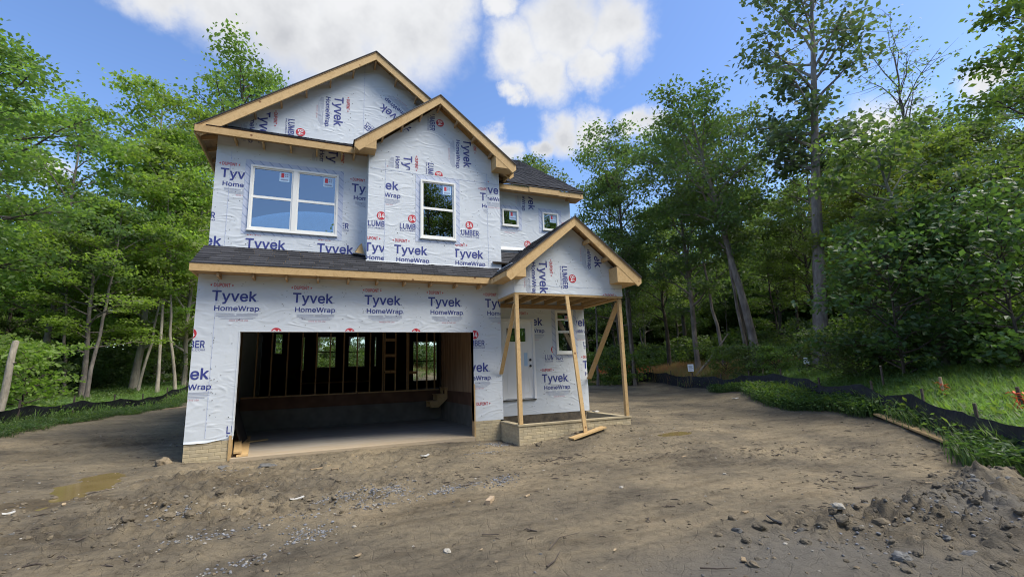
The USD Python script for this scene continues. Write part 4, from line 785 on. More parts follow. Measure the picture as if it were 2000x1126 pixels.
SPEC = {
 "maple_a": dict(seed=11, H=15, base=.22, R=4.2, nl=30, nleaf=14500, lsize=.19, r0=.15, bark="bark_grey", leaf="leaf_bright", shape="oval", cl=.55, flat=.32, up=.45),
 "maple_b": dict(seed=12, H=15, base=.12, R=3.6, nl=34, nleaf=14000, lsize=.18, r0=.15, bark="bark_pale", leaf="leaf_bright", shape="oval", cl=.5, flat=.3, up=.5, curve=.25),
 "sap_a": dict(seed=13, H=12, base=.35, R=2.1, nl=22, nleaf=5200, lsize=.19, r0=.068, bark="bark_pale", leaf="leaf_bright", shape="oval", cl=.42, flat=.3, curve=.3, lean=(.8, 0)),
 "oak_a": dict(seed=14, H=16, base=.3, R=4.2, nl=30, nleaf=12000, lsize=.2, r0=.2, bark="bark_dark", leaf="leaf_mid", shape="oval", cl=.55, flat=.42, up=.6),
 "dark_a": dict(seed=15, H=16, base=.25, R=3.9, nl=30, nleaf=11500, lsize=.2, r0=.17, bark="bark_grey", leaf="leaf_dark", shape="oval", cl=.5, flat=.4, up=.6),
 "dark_b": dict(seed=16, H=16, base=.42, R=3.6, nl=26, nleaf=9500, lsize=.21, r0=.16, bark="bark_dark", leaf="leaf_dark", shape="round", cl=.55, flat=.4, up=.7, lean=(-.6, .3)),
 "dark_c": dict(seed=17, H=13, base=.15, R=2.8, nl=28, nleaf=8000, lsize=.19, r0=.10, bark="bark_dark", leaf="leaf_mid", shape="oval", cl=.45, flat=.32, up=.35),
 "poplar": dict(seed=18, H=19.5, base=.42, R=3.7, nl=30, nleaf=5400, lsize=.27, r0=.26, bark="bark_grey", leaf="leaf_grey", shape="vase", cl=.5, flat=.6, up=.65, lean=(2.2, -.9), curve=.05, tilt=1.0, trunk_k=14),
 "lean_tree": dict(seed=19, H=14.5, base=.42, R=3.6, nl=26, nleaf=8500, lsize=.21, r0=.21, bark="bark_grey", leaf="leaf_dark", shape="round", cl=.55, flat=.45, lean=(-1.6, 1.2), up=.7),
 "bare": dict(seed=20, H=18, base=.40, R=4.2, nl=26, nleaf=1500, lsize=.2, r0=.2, bark="bark_dark", leaf="leaf_dark", shape="vase", cl=.35, flat=.5, up=.95, sub=8),
 "light": dict(seed=21, H=9.5, base=.3, R=3.0, nl=26, nleaf=11000, lsize=.17, r0=.13, bark="bark_dark", leaf="leaf_yellow", shape="round", cl=.5, flat=.35, up=.6),
 "bigleaf": dict(seed=22, H=4.6, base=.08, R=2.2, nl=30, nleaf=4200, lsize=.19, r0=.05, bark="bark_dark", leaf="leaf_big", shape="round", cl=.40, flat=.5, up=.55, sub=5),
 "shrub": dict(seed=23, H=2.1, base=.05, R=1.3, nl=22, nleaf=2600, lsize=.14, r0=.025, bark="bark_dark", leaf="leaf_mid", shape="round", cl=.26, flat=.35, up=.5),
 "shrub_b": dict(seed=24, H=1.5, base=.03, R=1.1, nl=18, nleaf=2000, lsize=.12, r0=.02, bark="bark_dark", leaf="leaf_dark", shape="round", cl=.22, flat=.5, up=.6),
 "shrub_c": dict(seed=27, H=2.0, base=.05, R=1.6, nl=22, nleaf=2600, lsize=.15, r0=.025, bark="bark_dark", leaf="leaf_bright", shape="round", cl=.28, flat=.25, up=.3),
 "pole": dict(seed=25, H=11, base=.55, R=1.8, nl=16, nleaf=2600, lsize=.2, r0=.095, bark="bark_grey", leaf="leaf_dark", shape="oval", cl=.4, flat=.35, curve=.25, lean=(.5, .2)),
 "pale_trunk": dict(seed=26, H=7.5, base=.6, R=1.7, nl=12, nleaf=2200, lsize=.2, r0=.13, bark="bark_green", leaf="leaf_dark", shape="round", cl=.4, lean=(-.9, .3)),
}
G = lambda x, y: gz(x, y)-.03
def T_(kind, name, label, x, y, rz=0, sc=1., group=None, cat="tree"): return tree(kind, name, label, (x, y, G(x, y)), rz, sc, group, cat)
# left side
T_("maple_b", "maple_tree", "tall light green tree close behind the left corner of the house", -7.4, 19.9, 20, 1.22)
T_("maple_a", "maple_tree", "bushy bright green tree second from the left edge", -10.6, 18.4, 60, 1.0)
T_("oak_a", "oak_tree", "dark tree leaning in from the left edge of the photo", -9.6, 9.0, 10, (.95, .95, .80))
T_("oak_a", "oak_tree", "tall dark green tree showing above the roof left of its peak", -5.2, 31.5, 140, (1.7, 1.7, 1.74))
T_("sap_a", "young_tree", "slender pale trunk nearest the house corner in the clump", -5.1, 18.2, 200, 1.15)
T_("sap_a", "young_tree", "slender pale trunk leftmost of the clump by the house", -6.7, 18.0, 30, 1.0)
T_("sap_a", "young_tree", "pale trunk leaning right in the middle of the clump by the house", -5.7, 17.4, 110, (1.2, 1.2, 1.3))
T_("maple_b", "maple_tree", "thin bright tree rising beside the upper left eave", -5.3, 20.5, 250, (.8, .8, 1.15))
T_("pole", "thin_tree", "thin grey trunk in the dark gap left of the pale clump", -7.6, 15.0, 40, .9); T_("pole", "thin_tree", "thin bent trunk left of the dark gap", -8.8, 16.0, 140, .8)
T_("maple_a", "maple_tree", "low bright tree with hanging sprays left of the garage", -8.0, 15.8, 200, (.8, .8, .62)); T_("maple_a", "maple_tree", "far left bright tree behind the leaning dark one", -14.5, 20.0, 300, 1.05)
T_("shrub_c", "shrub", "bright layered shrub beside the broken trunk", -6.7, 8.2, 0, .95, cat="shrub"); T_("shrub_c", "shrub", "bright shrub behind the silt fence at far left", -8.2, 8.6, 80, 1.0, cat="shrub"); T_("shrub", "shrub", "dense green shrub at the foot of the pale tree clump", -4.6, 21., 40, .9, cat="shrub")
gl = "green trees of the wood behind the left side of the yard"
rl = np.random.default_rng(101)
LT = []
for i in range(40):
    x, y = -6.5-rl.uniform(0, 26), rl.uniform(11, 46)
    if y < 22 and x > -11.5: y += 12
    LT.append((x, y))
for i, (x, y) in enumerate(LT):
    k = ("maple_a", "maple_b", "dark_a", "oak_a", "dark_c")[i % 5]
    T_(k, "wood_tree", "tree of the dense green wood behind the left side of the yard", x, y, rl.uniform(0, 360), rl.uniform(.66, .92), gl)
for i in range(12):
    x, y = -5-rl.uniform(0, 8), 23+rl.uniform(0, 20); T_(("maple_a", "dark_a")[i % 2], "wood_tree", "tree of the dense green wood behind the left side of the yard", x, y, rl.uniform(0, 360), rl.uniform(.7, .95), gl)
# right side
T_("poplar", "poplar_tree", "very tall sparse poplar with thick grey trunk right of the yard", 20.6, 2.1, 0, 1.06)
T_("lean_tree", "leaning_tree", "leaning pale trunked tree left of the tall poplar", 21.2, 5.4, 0, 1.02)
T_("dark_a", "wood_tree", "large dark tree just right of the house eave", 20.2, 15.0, 20, .95); T_("dark_b", "wood_tree", "thick trunked tree seen through the porch posts", 19.6, 13.0, 70, 1.0)
T_("dark_a", "wood_tree", "tree whose top shows above the right end of the roof", 20.0, 27.5, 200, 1.32); T_("dark_b", "wood_tree", "round dark tree behind the leaning pale one", 24.5, 9.0, 200, .98); T_("dark_a", "wood_tree", "full crowned tree between the house and the leaning one", 22.0, 10.2, 120, .96)
T_("bare", "bare_tree", "nearly bare tree with twiggy branches right of the poplar", 32.5, 3.0, 0, 1.02); T_("light", "light_green_tree", "yellowish green tree below the skyline at right", 22.6, .0, 0, .88)
T_("dark_a", "wood_tree", "tree on the skyline right of the bare one", 34., -1.2, 240, .9); T_("dark_c", "wood_tree", "tall dark tree filling the right edge of the photo", 22.0, -5.4, 30, .98); T_("dark_c", "wood_tree", "dark tree behind the big leaved sapling", 24.2, -1.6, 130, .72)
T_("bigleaf", "big_leaf_sapling", "big leaved sapling right beside the poplar trunk", 16.9, -2.75, 0, .95, cat="sapling"); T_("bigleaf", "big_leaf_sapling", "big leaved sapling at the right edge above the orange stake", 17.6, -5.0, 120, .95, cat="sapling"); T_("bigleaf", "big_leaf_sapling", "big leaved sapling between the two white trunks at right", 18.6, -3.3, 220, 1.0, cat="sapling")
T_("pale_trunk", "pale_trunk_tree", "leaning lichen covered trunk among the saplings at right", 18.2, -3.2, 0, 1.0)
T_("pole", "thin_tree", "thin trunk behind the right porch post", 17.9, 14.6, 10, .85); T_("pole", "thin_tree", "thin leaning trunk right of the porch post", 19.0, 12.2, 190, .9); T_("pole", "thin_tree", "thin straight trunk above the small white notice", 21.8, 8.2, 80, 1.1); T_("pole", "thin_tree", "thin trunk just left of the leaning pale tree", 21.5, 6.3, 160, 1.05); T_("pole", "thin_tree", "thin trunk between the leaning tree and the poplar", 22.8, 3.6, 270, 1.1)
T_("shrub", "shrub", "bright leafy shrub right of the small white notice", 20.2, 6.6, 10, .8, cat="shrub"); T_("shrub_b", "shrub", "dense weed shrub at the foot of the leaning tree", 19.2, 4.3, 60, 1.0, cat="shrub"); T_("shrub", "shrub", "shrub left of the poplar trunk", 19.0, 2.9, 200, .7, cat="shrub"); T_("shrub_b", "shrub", "shrub right of the poplar foot", 18.2, .2, 100, 1.0, cat="shrub"); T_("shrub_b", "shrub", "shrub under the big leaved sapling", 16.9, -1.6, 150, .9, cat="shrub"); T_("shrub_b", "shrub", "shrub beside the lichen covered trunk", 18.6, -4.4, 20, .9, cat="shrub")
gr_ = "dark trees of the wood right of the yard"
for i in range(62):
    x, y = 22+rl.uniform(0, 30), rl.uniform(-9, 42)
    if x < 25 and y < 12: x += 5
    k = ("dark_a", "dark_b", "dark_c", "oak_a", "pole")[i % 5]
    T_(k, "wood_tree", "tree of the dense dark wood right of the yard", x, y, rl.uniform(0, 360), rl.uniform(.8, 1.0)*min(1., .0265*math.hypot(x-1.5, y+10.8)*.95), gr_)
gb = "trees across the back of the lot behind the house"
for i in range(16):
    x, y = -2+i*1.5+rl.uniform(-.6, .6), 29+rl.uniform(0, 14); T_(("dark_a", "pole", "dark_c", "dark_b")[i % 4], "wood_tree", "tree of the wood seen through the back windows", x, y, rl.uniform(0, 360), rl.uniform(.6, .8), gb)
gf = "trees beyond the photographer, mirrored in the upper windows"
for i, (x, y) in enumerate([(14, -21), (9.5, -22), (18, -23), (12, -26), (21.5, -26), (7, -27), (16, -29), (-13, -31), (-19, -24), (-26, -12), (29, -22), (25, -29)]):
    T_(("dark_a", "dark_b", "oak_a")[i % 3], "wood_tree", "tree mirrored in the upper windows of the house", x, y, rl.uniform(0, 360), rl.uniform(.9, 1.1), gf)
# far off wood: one mass
def scatter(name, protos, pos, rots, scl, idx, label=None):
    pi = UsdGeom.PointInstancer.Define(stage, numbered("/World", name)); pp = pi.GetPath().pathString
    paths = []
    for k, (nm, m, look) in enumerate(protos):
        q = put(pp, nm, m, look); paths.append(q.GetPath())
    pi.CreatePrototypesRel().SetTargets(paths)
    pi.CreatePositionsAttr(Vt.Vec3fArray.FromNumpy(np.asarray(pos, np.float32))); pi.CreateProtoIndicesAttr(Vt.IntArray.FromNumpy(np.asarray(idx, np.int32)))
    q = np.zeros((len(pos), 4), np.float32); q[:, 0] = np.cos(np.asarray(rots)/2); q[:, 3] = np.sin(np.asarray(rots)/2)
    pi.CreateOrientationsAttr(Vt.QuathArray([Gf.Quath(float(a), 0., 0., float(d)) for a, d in q[:, [0, 3]]]))
    s = np.asarray(scl, np.float32); s = np.repeat(s[:, None], 3, 1) if s.ndim == 1 else s
    pi.CreateScalesAttr(Vt.Vec3fArray.FromNumpy(s)); return mark(pi.GetPrim(), label, None, None, "stuff")
def merge(a, b): return MB().add(*a.get()).add(*b)
fw = [("far_tree", tree_geo(seed=31, H=15, base=.06, R=4., nl=30, nleaf=8000, lsize=.34, r0=.2, shape="oval", cl=.7, flat=.5)[1], "leaf_dark"), ("far_tree", tree_geo(seed=32, H=14, base=.05, R=3.8, nl=28, nleaf=8000, lsize=.34, r0=.2, shape="round", cl=.7, flat=.5)[1], "leaf_mid")]
ps = []
while len(ps) < 560:
    a, d = (rl.uniform(0, 2*math.pi), rl.uniform(48, 105)) if len(ps) < 400 else (rl.uniform(.5, 1.9), rl.uniform(44, 64)); x, y = 3+d*math.sin(a), 4+d*math.cos(a); ps.append((x, y, 0))
ps = np.array(ps); ps[:, 2] = ground_z(ps[:, 0], ps[:, 1], False)-.2
scatter("far_woods", fw, ps, rl.uniform(0, 6.28, len(ps)), rl.uniform(.7, .95, len(ps)), rl.integers(0, 2, len(ps)), "far off wood round the lot reading as one dark green mass")
# undergrowth between the trunks
ug = [("undergrowth_plant", tree_geo(seed=41+i, H=1.6, base=.03, R=1.4, nl=14, nleaf=1100, lsize=.19, r0=.02, shape="round", cl=.3, flat=.4)[1], lk) for i, lk in enumerate(("leaf_dark", "leaf_mid", "leaf_dark"))]
ps = []
while len(ps) < 1150:
    if rl.random() < .6: x, y = 19+rl.uniform(0, 34), rl.uniform(-12, 46)
    elif rl.random() < .7: x, y = -7.5-rl.uniform(0, 26), rl.uniform(6, 46)
    else: x, y = rl.uniform(-6, 24), rl.uniform(27, 46)
    if -1 < dist_line(np.array([x]), np.array([y]), FENCE_R)[0] < 5.2 or -1 < dist_line(np.array([x]), np.array([y]), FENCE_L)[0] < 3.2: continue
    ps.append((x, y, 0))
ps = np.array(ps); ps[:, 2] = ground_z(ps[:, 0], ps[:, 1], False)-.05
scatter("undergrowth", ug, ps, rl.uniform(0, 6.28, len(ps)), rl.uniform(.6, 1.3, len(ps)), rl.integers(0, 3, len(ps)), "dark undergrowth covering the floor of the woods")

# ------------------------------------------------------------------ grass and weeds
def tuft(seed, n, h, w, spread, bend):
    r = np.random.default_rng(seed); m = MB()
    for _ in range(n):
        a = r.uniform(0, 6.28); d = np.array([math.cos(a), math.sin(a), 0]); s = np.array([-d[1], d[0], 0]); o = np.array([r.normal(0, spread), r.normal(0, spread), 0]); hh = h*r.uniform(.5, 1.2); b = bend*r.uniform(.3, 1.3)*hh
        p1 = o+np.array([0, 0, hh*.55])+d*b*.3; p2 = o+np.array([0, 0, hh*.92])+d*b
        m.add([o-s*w/2, o+s*w/2, p1+s*w*.4, p1-s*w*.4, p2], [[0, 1, 2], [0, 2, 3], [3, 2, 4]])
    return m.get()
def weed(seed, n, h, lsize, rad):
    r = np.random.default_rng(seed); c = np.stack([r.normal(0, rad, n), r.normal(0, rad, n), h*r.uniform(.25, 1., n)], 1); return leaf_mesh(c, lsize, r, tilt=.7, wid=.5)
GK = [("grass_blade", tuft(1, 26, .42, .014, .13, .5), "grass_bright"), ("grass_blade", tuft(2, 26, .34, .016, .14, .7), "grass_bright"), ("grass_blade", tuft(3, 26, .30, .014, .14, .6), "grass_dark"), ("weed_leaf", weed(4, 34, .36, .09, .15), "grass_dark"), ("weed_leaf", weed(5, 30, .30, .11, .15), "leaf_mid"), ("dry_stalk", tuft(6, 22, .6, .010, .15, .25), "weed_dry"), ("red_stalk", tuft(7, 18, .62, .012, .14, .25), "weed_red"), ("weed_leaf", weed(8, 32, .34, .085, .16), "grass_bright")]
rg = np.random.default_rng(55)
def field(n, xr, yr, ok):
    out = []
    while len(out) < n:
        x, y = rg.uniform(*xr, 4000), rg.uniform(*yr, 4000); m = ok(x, y); out += list(zip(x[m], y[m]))
        if not m.any(): break
    return np.array(out[:n])
def dr(x, y): return dist_line(x, y, FENCE_R)
def dl(x, y): return dist_line(x, y, FENCE_L)
clear = lambda x, y: np.hypot(x-1.46, y+10.77) > 5
def edge(x, y): return meshkit.fbm(np.stack([x*.8, y*.8, 0*x], -1), 3, 71)
# beyond the right fence: bright grass nearest the fence, darker to the trees
A = field(13000, (11, 30), (-13, 30), lambda x, y: (dr(x, y) > .12) & (dr(x, y) < 6.2) & clear(x, y))
dA = dr(A[:, 0], A[:, 1]); far = A[:, 1] > 5.5
idx = np.where(far, rg.choice([5, 5, 1, 7, 6, 3], len(A)), np.where(dA < 2.6, rg.choice([0, 1, 7, 0, 1, 4], len(A)), rg.choice([2, 3, 4, 2, 7], len(A))))
idx = np.where((A[:, 1] > 13) & (rg.random(len(A)) < .5), 6, idx)
A2 = field(5200, (9.5, 19), (-9, 0), lambda x, y: (dr(x, y) > .02) & (dr(x, y) < 3.2)); i2 = rg.choice([0, 1, 7, 2, 4, 3, 0], len(A2))
A = np.vstack([A, A2]); idx = np.concatenate([idx, i2])
# on the yard side of the right fence, thick at the bend
def by_plank(x, y):
    a, d = -(x-14.4)*.6964-(y+3.38)*.7176, (x-14.4)*.7176-(y+3.38)*.6964
    return (a > -.25) & (a < 4.2) & (d < .2) & (d > -2.)
B = field(5200, (9.5, 20.5), (-9, 8), lambda x, y: (dr(x, y) < -.02) & (dr(x, y) > -(.16+1.0*np.exp(-((y-.3)/2.6)**2)+.25*np.exp(-((y+7.2)/.7)**2)+.4*(edge(x, y)-.5)*(y > -2.6))) & (y < 6) & ~by_plank(x, y))
iB = np.where(B[:, 1] < -4, rg.choice([2, 3, 3, 2], len(B)), rg.choice([2, 3, 4, 3, 2, 7], len(B)))
Lf = field(5200, (-13, -3.6), (1.5, 24), lambda x, y: (dl(x, y) > .02) & (dl(x, y) < 4.5)); iL = np.where(dl(Lf[:, 0], Lf[:, 1]) < 1.6, rg.choice([0, 1, 7, 2], len(Lf)), rg.choice([2, 3, 4, 7], len(Lf)))
Li = field(2600, (-7, -2.5), (2.5, 24), lambda x, y: (dl(x, y) < 0) & (dl(x, y) > -(.75+.6*(edge(x, y)-.5)+.25*(y > 8)))); iI = rg.choice([2, 3, 3, 4], len(Li))
Bk = field(1400, (-2, 20), (15, 28), lambda x, y: (dr(x, y) < -.3) & (dl(x, y) < -.3) & (edge(x, y) > .46)); iK = rg.choice([1, 2, 5, 7], len(Bk))
def cover(name, xy, ix, lo, hi, label):
    z = ground_z(xy[:, 0], xy[:, 1], False)-.02
    scatter(name, GK, np.column_stack([xy, z]), rg.uniform(0, 6.28, len(xy)), rg.uniform(lo, hi, len(xy)), ix, label)
cover("grass", A, idx, .7, 1.35, "bright grass and weeds on the bank beyond the right silt fence"); cover("weeds", B, iB, .55, 1.15, "dark weeds grown over the yard side of the right silt fence"); cover("grass", Lf, iL, .6, 1.1, "grass strip along the edge of the left woods"); cover("weeds", Li, iI, .3, .6, "low weeds between the dirt and the left silt fence"); cover("grass", Bk, iK, .5, 1., "thin grass on the bank behind the house")

# ------------------------------------------------------------------ stones, gravel, scraps
def rock(seed, flat=.6, n=2):
    t = trimesh.creation.icosphere(n); v = t.vertices; k = .35+1.3*meshkit.fbm(v*1.5+seed*3.1, 4, seed)
    return v*k[:, None]*[1, .8, flat], t.faces
for nm, a, b in (("stone_pale", (.22, .205, .175), (.36, .335, .29)), ("stone_grey", (.085, .084, .08), (.17, .167, .158)), ("stone_tan", (.16, .125, .085), (.25, .20, .13)), ("clod", (.085, .07, .048), (.16, .13, .088)), ("gravel_blue", (.085, .09, .10), (.25, .255, .27))):
    noisy(nm, [a, b], scale=14., rough=.85, bump=.4, bscale=50., rand=.25)
noisy("clod_grey", [(.068, .058, .043), (.125, .107, .078)], scale=12., rough=.92, bump=.5, bscale=50., rand=.2)
plain("paper", (.52, .51, .48), .7); noisy("chip", [(.22, .16, .095), (.38, .29, .18)], scale=20., rough=.8, rand=.25)
def on(x, y): return ground_z(np.asarray(x, float), np.asarray(y, float))
rs_ = np.random.default_rng(77)
YARD = lambda x, y: (dr(x, y) < -.4) & (dl(x, y) < -.5) & ~((x > -.85) & (x < 5.8) & (y > -.12)) & ~((x > 5.5) & (x < 8.7) & (y > -1.15)) & (y < 9)
gk = [("gravel_stone", rock(100+i, .6, 1), lk) for i, lk in enumerate(("gravel_blue", "gravel_blue", "stone_grey", "stone_pale"))]
gp, gs = [], []
for cx, cy, rx, ry, a, n in [(2.35, -3.9, .34, .26, .5, 520), (1.75, -3.9, .28, .12, .6, 160), (1.44, -5.25, .26, .2, .7, 130), (.55, -4.95, .4, .16, .3, 80), (.97, -5.85, .3, .12, .4, 60), (3.22, -4.25, .4, .12, .3, 150), (3.95, -4.15, .28, .2, .3, 130), (5.25, -.75, .36, .22, .1, 300), (4.6, -1.74, .3, .14, .2, 110), (.3, -1.2, .4, .12, .2, 70), (1.5, -4.6, .5, .22, .6, 60), (2.2, -4.6, .4, .12, .2, 80), (.05, -4.1, .3, .14, .4, 100), (6.5, -8.1, 1.2, .35, -.1, 120)]:
    u, w = rs_.normal(0, rx*.6, n), rs_.normal(0, ry*.6, n); gp += list(zip(cx+u*math.cos(a)-w*math.sin(a), cy+u*math.sin(a)+w*math.cos(a))); gs += list(rs_.uniform(.006, .014, n)*rs_.choice([1, 1, 1.4], n))
gp = np.array(gp); scatter("gravel", gk, np.column_stack([gp, on(gp[:, 0], gp[:, 1])+.004]), rs_.uniform(0, 6.28, len(gp)), gs, rs_.choice([0, 0, 1, 1, 2, 3], len(gp)), "patches of spilled blue grey gravel on the dirt before the garage")
# pebbles and clods strewn over the yard
pk_ = [("pebble", rock(120+i, .55, 1), lk) for i, lk in enumerate(("stone_pale", "stone_tan", "stone_grey", "clod", "clod"))]
pb = field(4800, (-6, 16), (-9.4, 7), lambda x, y: YARD(x, y) & (rg.random(len(x)) < np.clip(.12+1.0*bump2(x, y, .2, -3.4, 2.6, 2.0)+.6*bump2(x, y, 7.2, -8., 2.4, .8)+.5*bump2(x, y, 7, -2, 3, 1.), 0, 1)))
scatter("pebbles", pk_, np.column_stack([pb, on(pb[:, 0], pb[:, 1])+.002]), rs_.uniform(0, 6.28, len(pb)), rs_.uniform(.004, .010, len(pb))*rs_.choice([1, 1, 1, 1.5, 2.2], len(pb)), rs_.choice([0, 1, 1, 2, 3, 3, 4, 4], len(pb)), "pebbles and crumbs of earth strewn over the dirt yard")
ck = [("clod", rock(140+i, .65, 2), lk) for i, lk in enumerate(("clod", "clod_grey", "clod_grey", "stone_grey"))]
cl_ = field(1100, (4.6, 10.8), (-9.2, -6.4), lambda x, y: (rg.random(len(x)) < np.clip(.9*bump2(x, y, 5.8, -7.65, .8, .3, -.2)+bump2(x, y, 6.9, -7.95, 1.0, .5)+bump2(x, y, 8.2, -7.75, 1.0, .45, .25)+bump2(x, y, 9.5, -7.35, .7, .4, .5)+.8*bump2(x, y, 6.6, -8.7, 1.2, .5, -.2), 0, 1)) & (np.hypot(x-1.46, y+10.77) > 4))
c2 = field(520, (-4, 9.5), (-6.5, 0), lambda x, y: YARD(x, y) & (rg.random(len(x)) < np.clip(bump2(x, y, -.2, -3.6, 2.0, 1.4, .25)*.5+bump2(x, y, 7.4, -1.35, 1.3, .25)+bump2(x, y, -1.1, -.3, .5, .3), 0, 1)))
cl_ = np.vstack([cl_, c2]); cc = np.where(np.arange(len(cl_)) < 1100, rs_.choice([1, 2, 1, 2, 2, 0, 0, 3], len(cl_)), 0)
scatter("mud_clods", ck, np.column_stack([cl_, on(cl_[:, 0], cl_[:, 1])-.006]), rs_.uniform(0, 6.28, len(cl_)), rs_.gamma(1.6, .011, len(cl_)).clip(.006, .075), cc, "broken clods of mud on the spoil heap and by the walls")
bit = MB().tube([(-.5, 0, 0), (-.1, .08, .05), (.3, -.05, .08), (.5, .06, .0)], [.05, .06, .05, .02], 5).tube([(.0, .05, .05), (.2, .3, .1)], [.04, .015], 4)
tb = field(1400, (-4, 14), (-8.5, 4), lambda x, y: YARD(x, y) & (rg.random(len(x)) < np.clip(.10+.9*bump2(x, y, 8., -4.6, 3.2, .8, -.35)+.8*bump2(x, y, 5., -3.4, 2.6, .6, .1)+.6*bump2(x, y, 7.4, -6.3, 2., .5, .1)+.5*bump2(x, y, 0, -4.6, 2.5, 1.2, .3), 0, 1)*np.clip((meshkit.fbm(np.stack([x*1.4, y*2.2, 0*x], -1), 3, 81)-.45)*7, 0.08, 1)))
scatter("twig_bits", [("twig_bit", bit.get(), "stake_wood"), ("mud_crumb", rock(160, .5, 1), "clod"), ("mud_crumb", rock(161, .4, 1), "clod")], np.column_stack([tb, on(tb[:, 0], tb[:, 1])+.004]), rs_.uniform(0, 6.28, len(tb)), np.column_stack([np.where(np.arange(len(tb))%3<2, rs_.uniform(.03, .085, len(tb)), rs_.uniform(.008,.022,len(tb)))*rs_.choice([1, 1, 1.7], len(tb))]*3), np.where(np.arange(len(tb))%3<2, 0, 1+np.arange(len(tb))%2), "dark twig bits, roots and crumbs trodden into the dirt yard")
# single stones, one object each
def stone(label, x, y, s, look, seed, flat=.6, cat="stone", name="stone", group=None):
    o = thing(name, label, cat, (x, y, gz(x, y)+s*flat*.25), rs_.uniform(0, 360), (1, 1, 1), group); v, f = rock(seed, flat, 3); put(o, "rock", (v*s, f), look, smooth=True); return o
stone("pale rounded stone lying on the crest of the grey spoil heap", 7.6, -7.75, .07, "stone_pale", 5); stone("small pale stone at the near end of the spoil heap", 5.9, -7.75, .05, "stone_pale", 6); stone("grey stone half sunk in the far end of the spoil heap", 8.9, -7.45, .09, "stone_grey", 7)
stone("brown lump of earth on bare dirt near the bottom edge", 4.58, -7.93, .045, "clod", 8); stone("flat grey lump of concrete before the left pier", -.03, -.83, .13, "stone_grey", 9, .3, "rubble", "concrete_lump"); stone("longer grey lump of concrete in front of the garage slab", .71, -1.03, .15, "stone_grey", 10, .28, "rubble", "concrete_lump")
stone("pale earth lump against the left pier", -1.05, -.12, .13, "stone_tan", 11, .7, "clod", "earth_lump")
s0 = None
for i, (x, y) in enumerate([(-.6, -3.6), (-.45, -3.3), (-.2, -3.5), (-.1, -2.9), (-.75, -3.9), (.2, -2.6), (.5, -3.0), (-.5, -4.2), (-.9, -2.9), (.1, -3.7), (.9, -2.6), (.7, -2.0), (-.2, -2.2), (-1.1, -3.9), (1.3, -2.2), (2.6, -6.4), (5.2, -5.4), (6.8, -5.6), (-2.4, -1.0), (1.9, -5.2)]):
    lb = "pale stone embedded in the churned dirt of the yard"; g_ = "loose pale stones in the yard"
    if s0 is None: s0 = stone(lb, x, y, .032, "stone_pale", 30, .55, group=g_)
    else: copy(s0, lb, (x, y, gz(x, y)+.006), rs_.uniform(0, 360), rs_.uniform(.6, 1.3), g_)
def scrap(name, label, cat, x, y, l, w, h, rz, look, tilt=.0, curl=.0, group=None):
    o = thing(name, label, cat, (x, y, gz(x, y)+h*.5+.006), rz, (1, 1, 1), group); r = np.random.default_rng(int(abs(x*91+y*37)*10)); n = 6
    us = np.linspace(-l/2, l/2, n); top = []; 
    for u in us:
        ww = w*(1-.25*r.random()); top.append((u, -ww/2+r.normal(0, w*.08), h/2+curl*(u/l)**2+r.normal(0, .15*h)+tilt*u)); top.append((u, ww/2+r.normal(0, w*.08), h/2+curl*(u/l)**2+tilt*u))
    top = np.array(top); bot = top-[0, 0, h]; v = np.vstack([top, bot]); f = []; N = 2*n
    for i in range(n-1):
        a = 2*i; f += [[a, a+2, a+3, a+1], [N+a, N+a+1, N+a+3, N+a+2], [a, N+a, N+a+2, a+2], [a+1, a+3, N+a+3, N+a+1]]
    f += [[0, 1, N+1, N], [N-2, 2*N-2, 2*N-1, N-1]]; put(o, "piece", MB().add(v, f), look); return o
scrap("wood_chunk", "weathered split chunk of wood alone on the dirt in front of the garage", "wood chunk", 3.45, -5.2, .22, .06, .045, 55, "weathered_wood")
scrap("wood_scrap", "square pale wood offcut before the middle of the garage slab", "offcut", 1.55, -2.5, .09, .08, .02, 10, "chip"); scrap("wood_scrap", "pointed tan offcut near the garage slab", "offcut", 1.83, -1.85, .12, .08, .02, -20, "chip", .1); scrap("wood_scrap", "thin bent tan strip beside the pointed offcut", "offcut", 1.6, -1.8, .4, .02, .015, 35, "chip", 0, .06)
scrap("paper_scrap", "crumpled white scrap in front of the right end of the slab", "litter", 3.43, -1.64, .16, .08, .012, 10, "paper", .05, .08); scrap("paper_scrap", "white scrap beside the gravel patch", "litter", 1.29, -3.59, .18, .05, .012, 20, "paper", 0, .06); scrap("paper_scrap", "white scrap lying far left near the bottom watermark corner" if False else "white scrap lying at the far left of the dirt below the puddle", "litter", -1.85, -3.01, .11, .06, .012, 30, "paper", 0, .05)
scrap("paper_scrap", "white litter on the dirt in front of the right silt fence", "litter", 15.8, 2.2, .28, .1, .02, 10, "paper", 0, .05); scrap("paper_scrap", "white crumpled litter on top of the porch wall", "litter", 8.52, .3, .15, .1, .02, 10, "paper", 0, .06)
bz = stage.GetPrimAtPath("/World/paper_scrap_004"); UsdGeom.Xformable(bz).GetOrderedXformOps()[0].Set(Gf.Vec3d(8.52, .3, .32))
scrap("tan_leaf", "tan fallen leaf on bare dirt at bottom centre", "leaf", 1.86, -6.18, .06, .04, .006, 20, "chip", .1, .04)
scrap("long_stick", "pale stick lying by the grass left of the house", "stick", -4.0, 13.0, 1.8, .05, .04, 70, "weathered_wood"); scrap("black_scrap", "bent black scrap sticking out of the near end of the spoil heap", "scrap", 5.47, -7.42, .12, .06, .012, 140, "fabric_black", .5, .05)
d0 = None
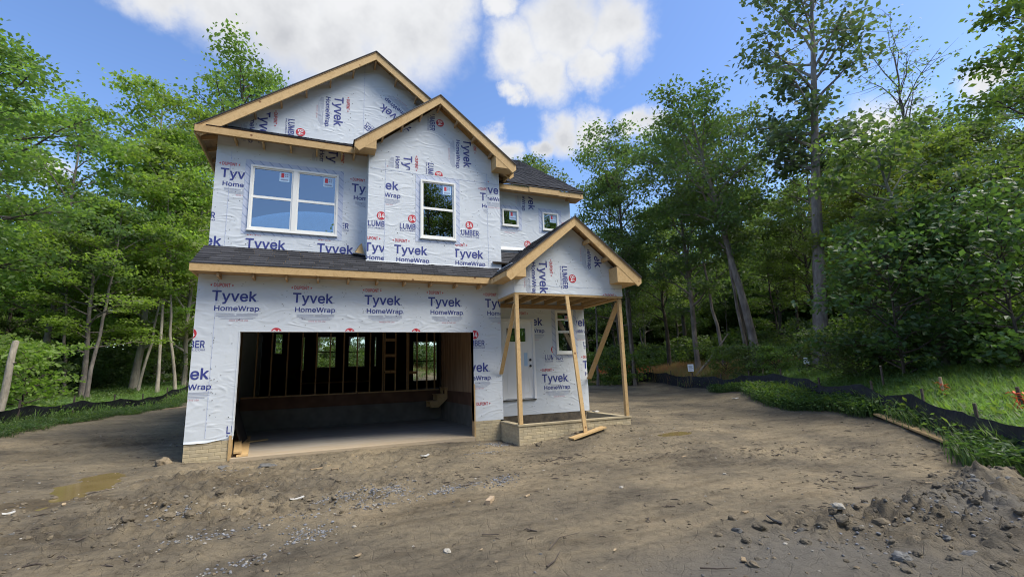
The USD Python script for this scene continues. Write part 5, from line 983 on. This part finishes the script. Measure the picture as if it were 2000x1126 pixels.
for i in range(22):
    while True:
        x, y = rs_.uniform(-3.5, 12), rs_.uniform(-8.2, 1)
        if YARD(np.array([x]), np.array([y]))[0]: break
    lb, g_ = "small chip of wood or card littering the dirt", "small chips littering the yard"
    if d0 is None: d0 = scrap("chip", lb, "chip", x, y, .11, .05, .012, 20, "chip", .05, .03, g_)
    else: copy(d0, lb, (x, y, gz(x, y)+.01), rs_.uniform(0, 360), rs_.uniform(.35, .9), g_)
def stick(label, pts, r):
    P = np.array([(x, y, gz(x, y)+r+.01) for x, y in pts]); o = put("/World", "stick", MB().tube(P, np.linspace(r, r*.4, len(P)), 6), "stake_wood"); mark(o, label, "stick")
stick("dark twig lying across the grey dirt at the bottom right", [(4.2, -7.78), (4.3, -7.85), (4.42, -7.9)], .007); stick("forked dark twig at the bottom right of the middle", [(3.2, -7.19), (3.32, -7.1), (3.45, -6.95)], .008); stick("small dark twig below the wood chunk", [(3.0, -6.2), (3.08, -6.24), (3.14, -6.3)], .007)
stick("thin twig curved on the dirt right of the twig below the wood chunk", [(3.4, -6.85), (3.6, -6.65), (3.85, -6.6)], .005); stick("thin twig in front of the foot board", [(5.3, -3.2), (5.6, -3.0), (5.8, -3.1)], .008); stick("dark root in the mud before the right yard", [(7.5, -6.9), (7.7, -6.92), (7.95, -6.9)], .014)
mark(put("/World", "fallen_branch", MB().tube([(20.2, 8.6, .9), (21.2, 8.2, 2.0), (22.0, 7.8, 3.1)], (.07, .06, .03), 7), "bark_grey"), "dead branch leaning among the trunks left of the leaning tree", "branch")
mark(put("/World", "fallen_branch", MB().tube([(19.6, -4.3, .95), (20.0, -5.2, 1.5), (20.3, -6.0, 2.1)], (.08, .06, .04), 7), "bark_dark"), "dark fallen branch under the saplings at the right edge", "branch")
rc = thing("root_clump", "rotten dark stump with a pale splinter left of the poplar", "stump", (18.6, 3.3, gz(18.6, 3.3)))
put(rc, "stump", MB().tube([(0, 0, -.1), (-.03, -.05, .28), (.0, -.08, .5)], (.16, .12, .05), 9), "stake_wood", smooth=True); put(rc, "splinter", MB().tube([(0, -.08, .45), (.03, -.12, .75)], (.035, .008), 5), "weathered_wood"); put(rc, "root", MB().tube([(0, 0, .1), (.3, -.2, .2), (.6, -.6, .05)], (.05, .035, .015), 6), "stake_wood")
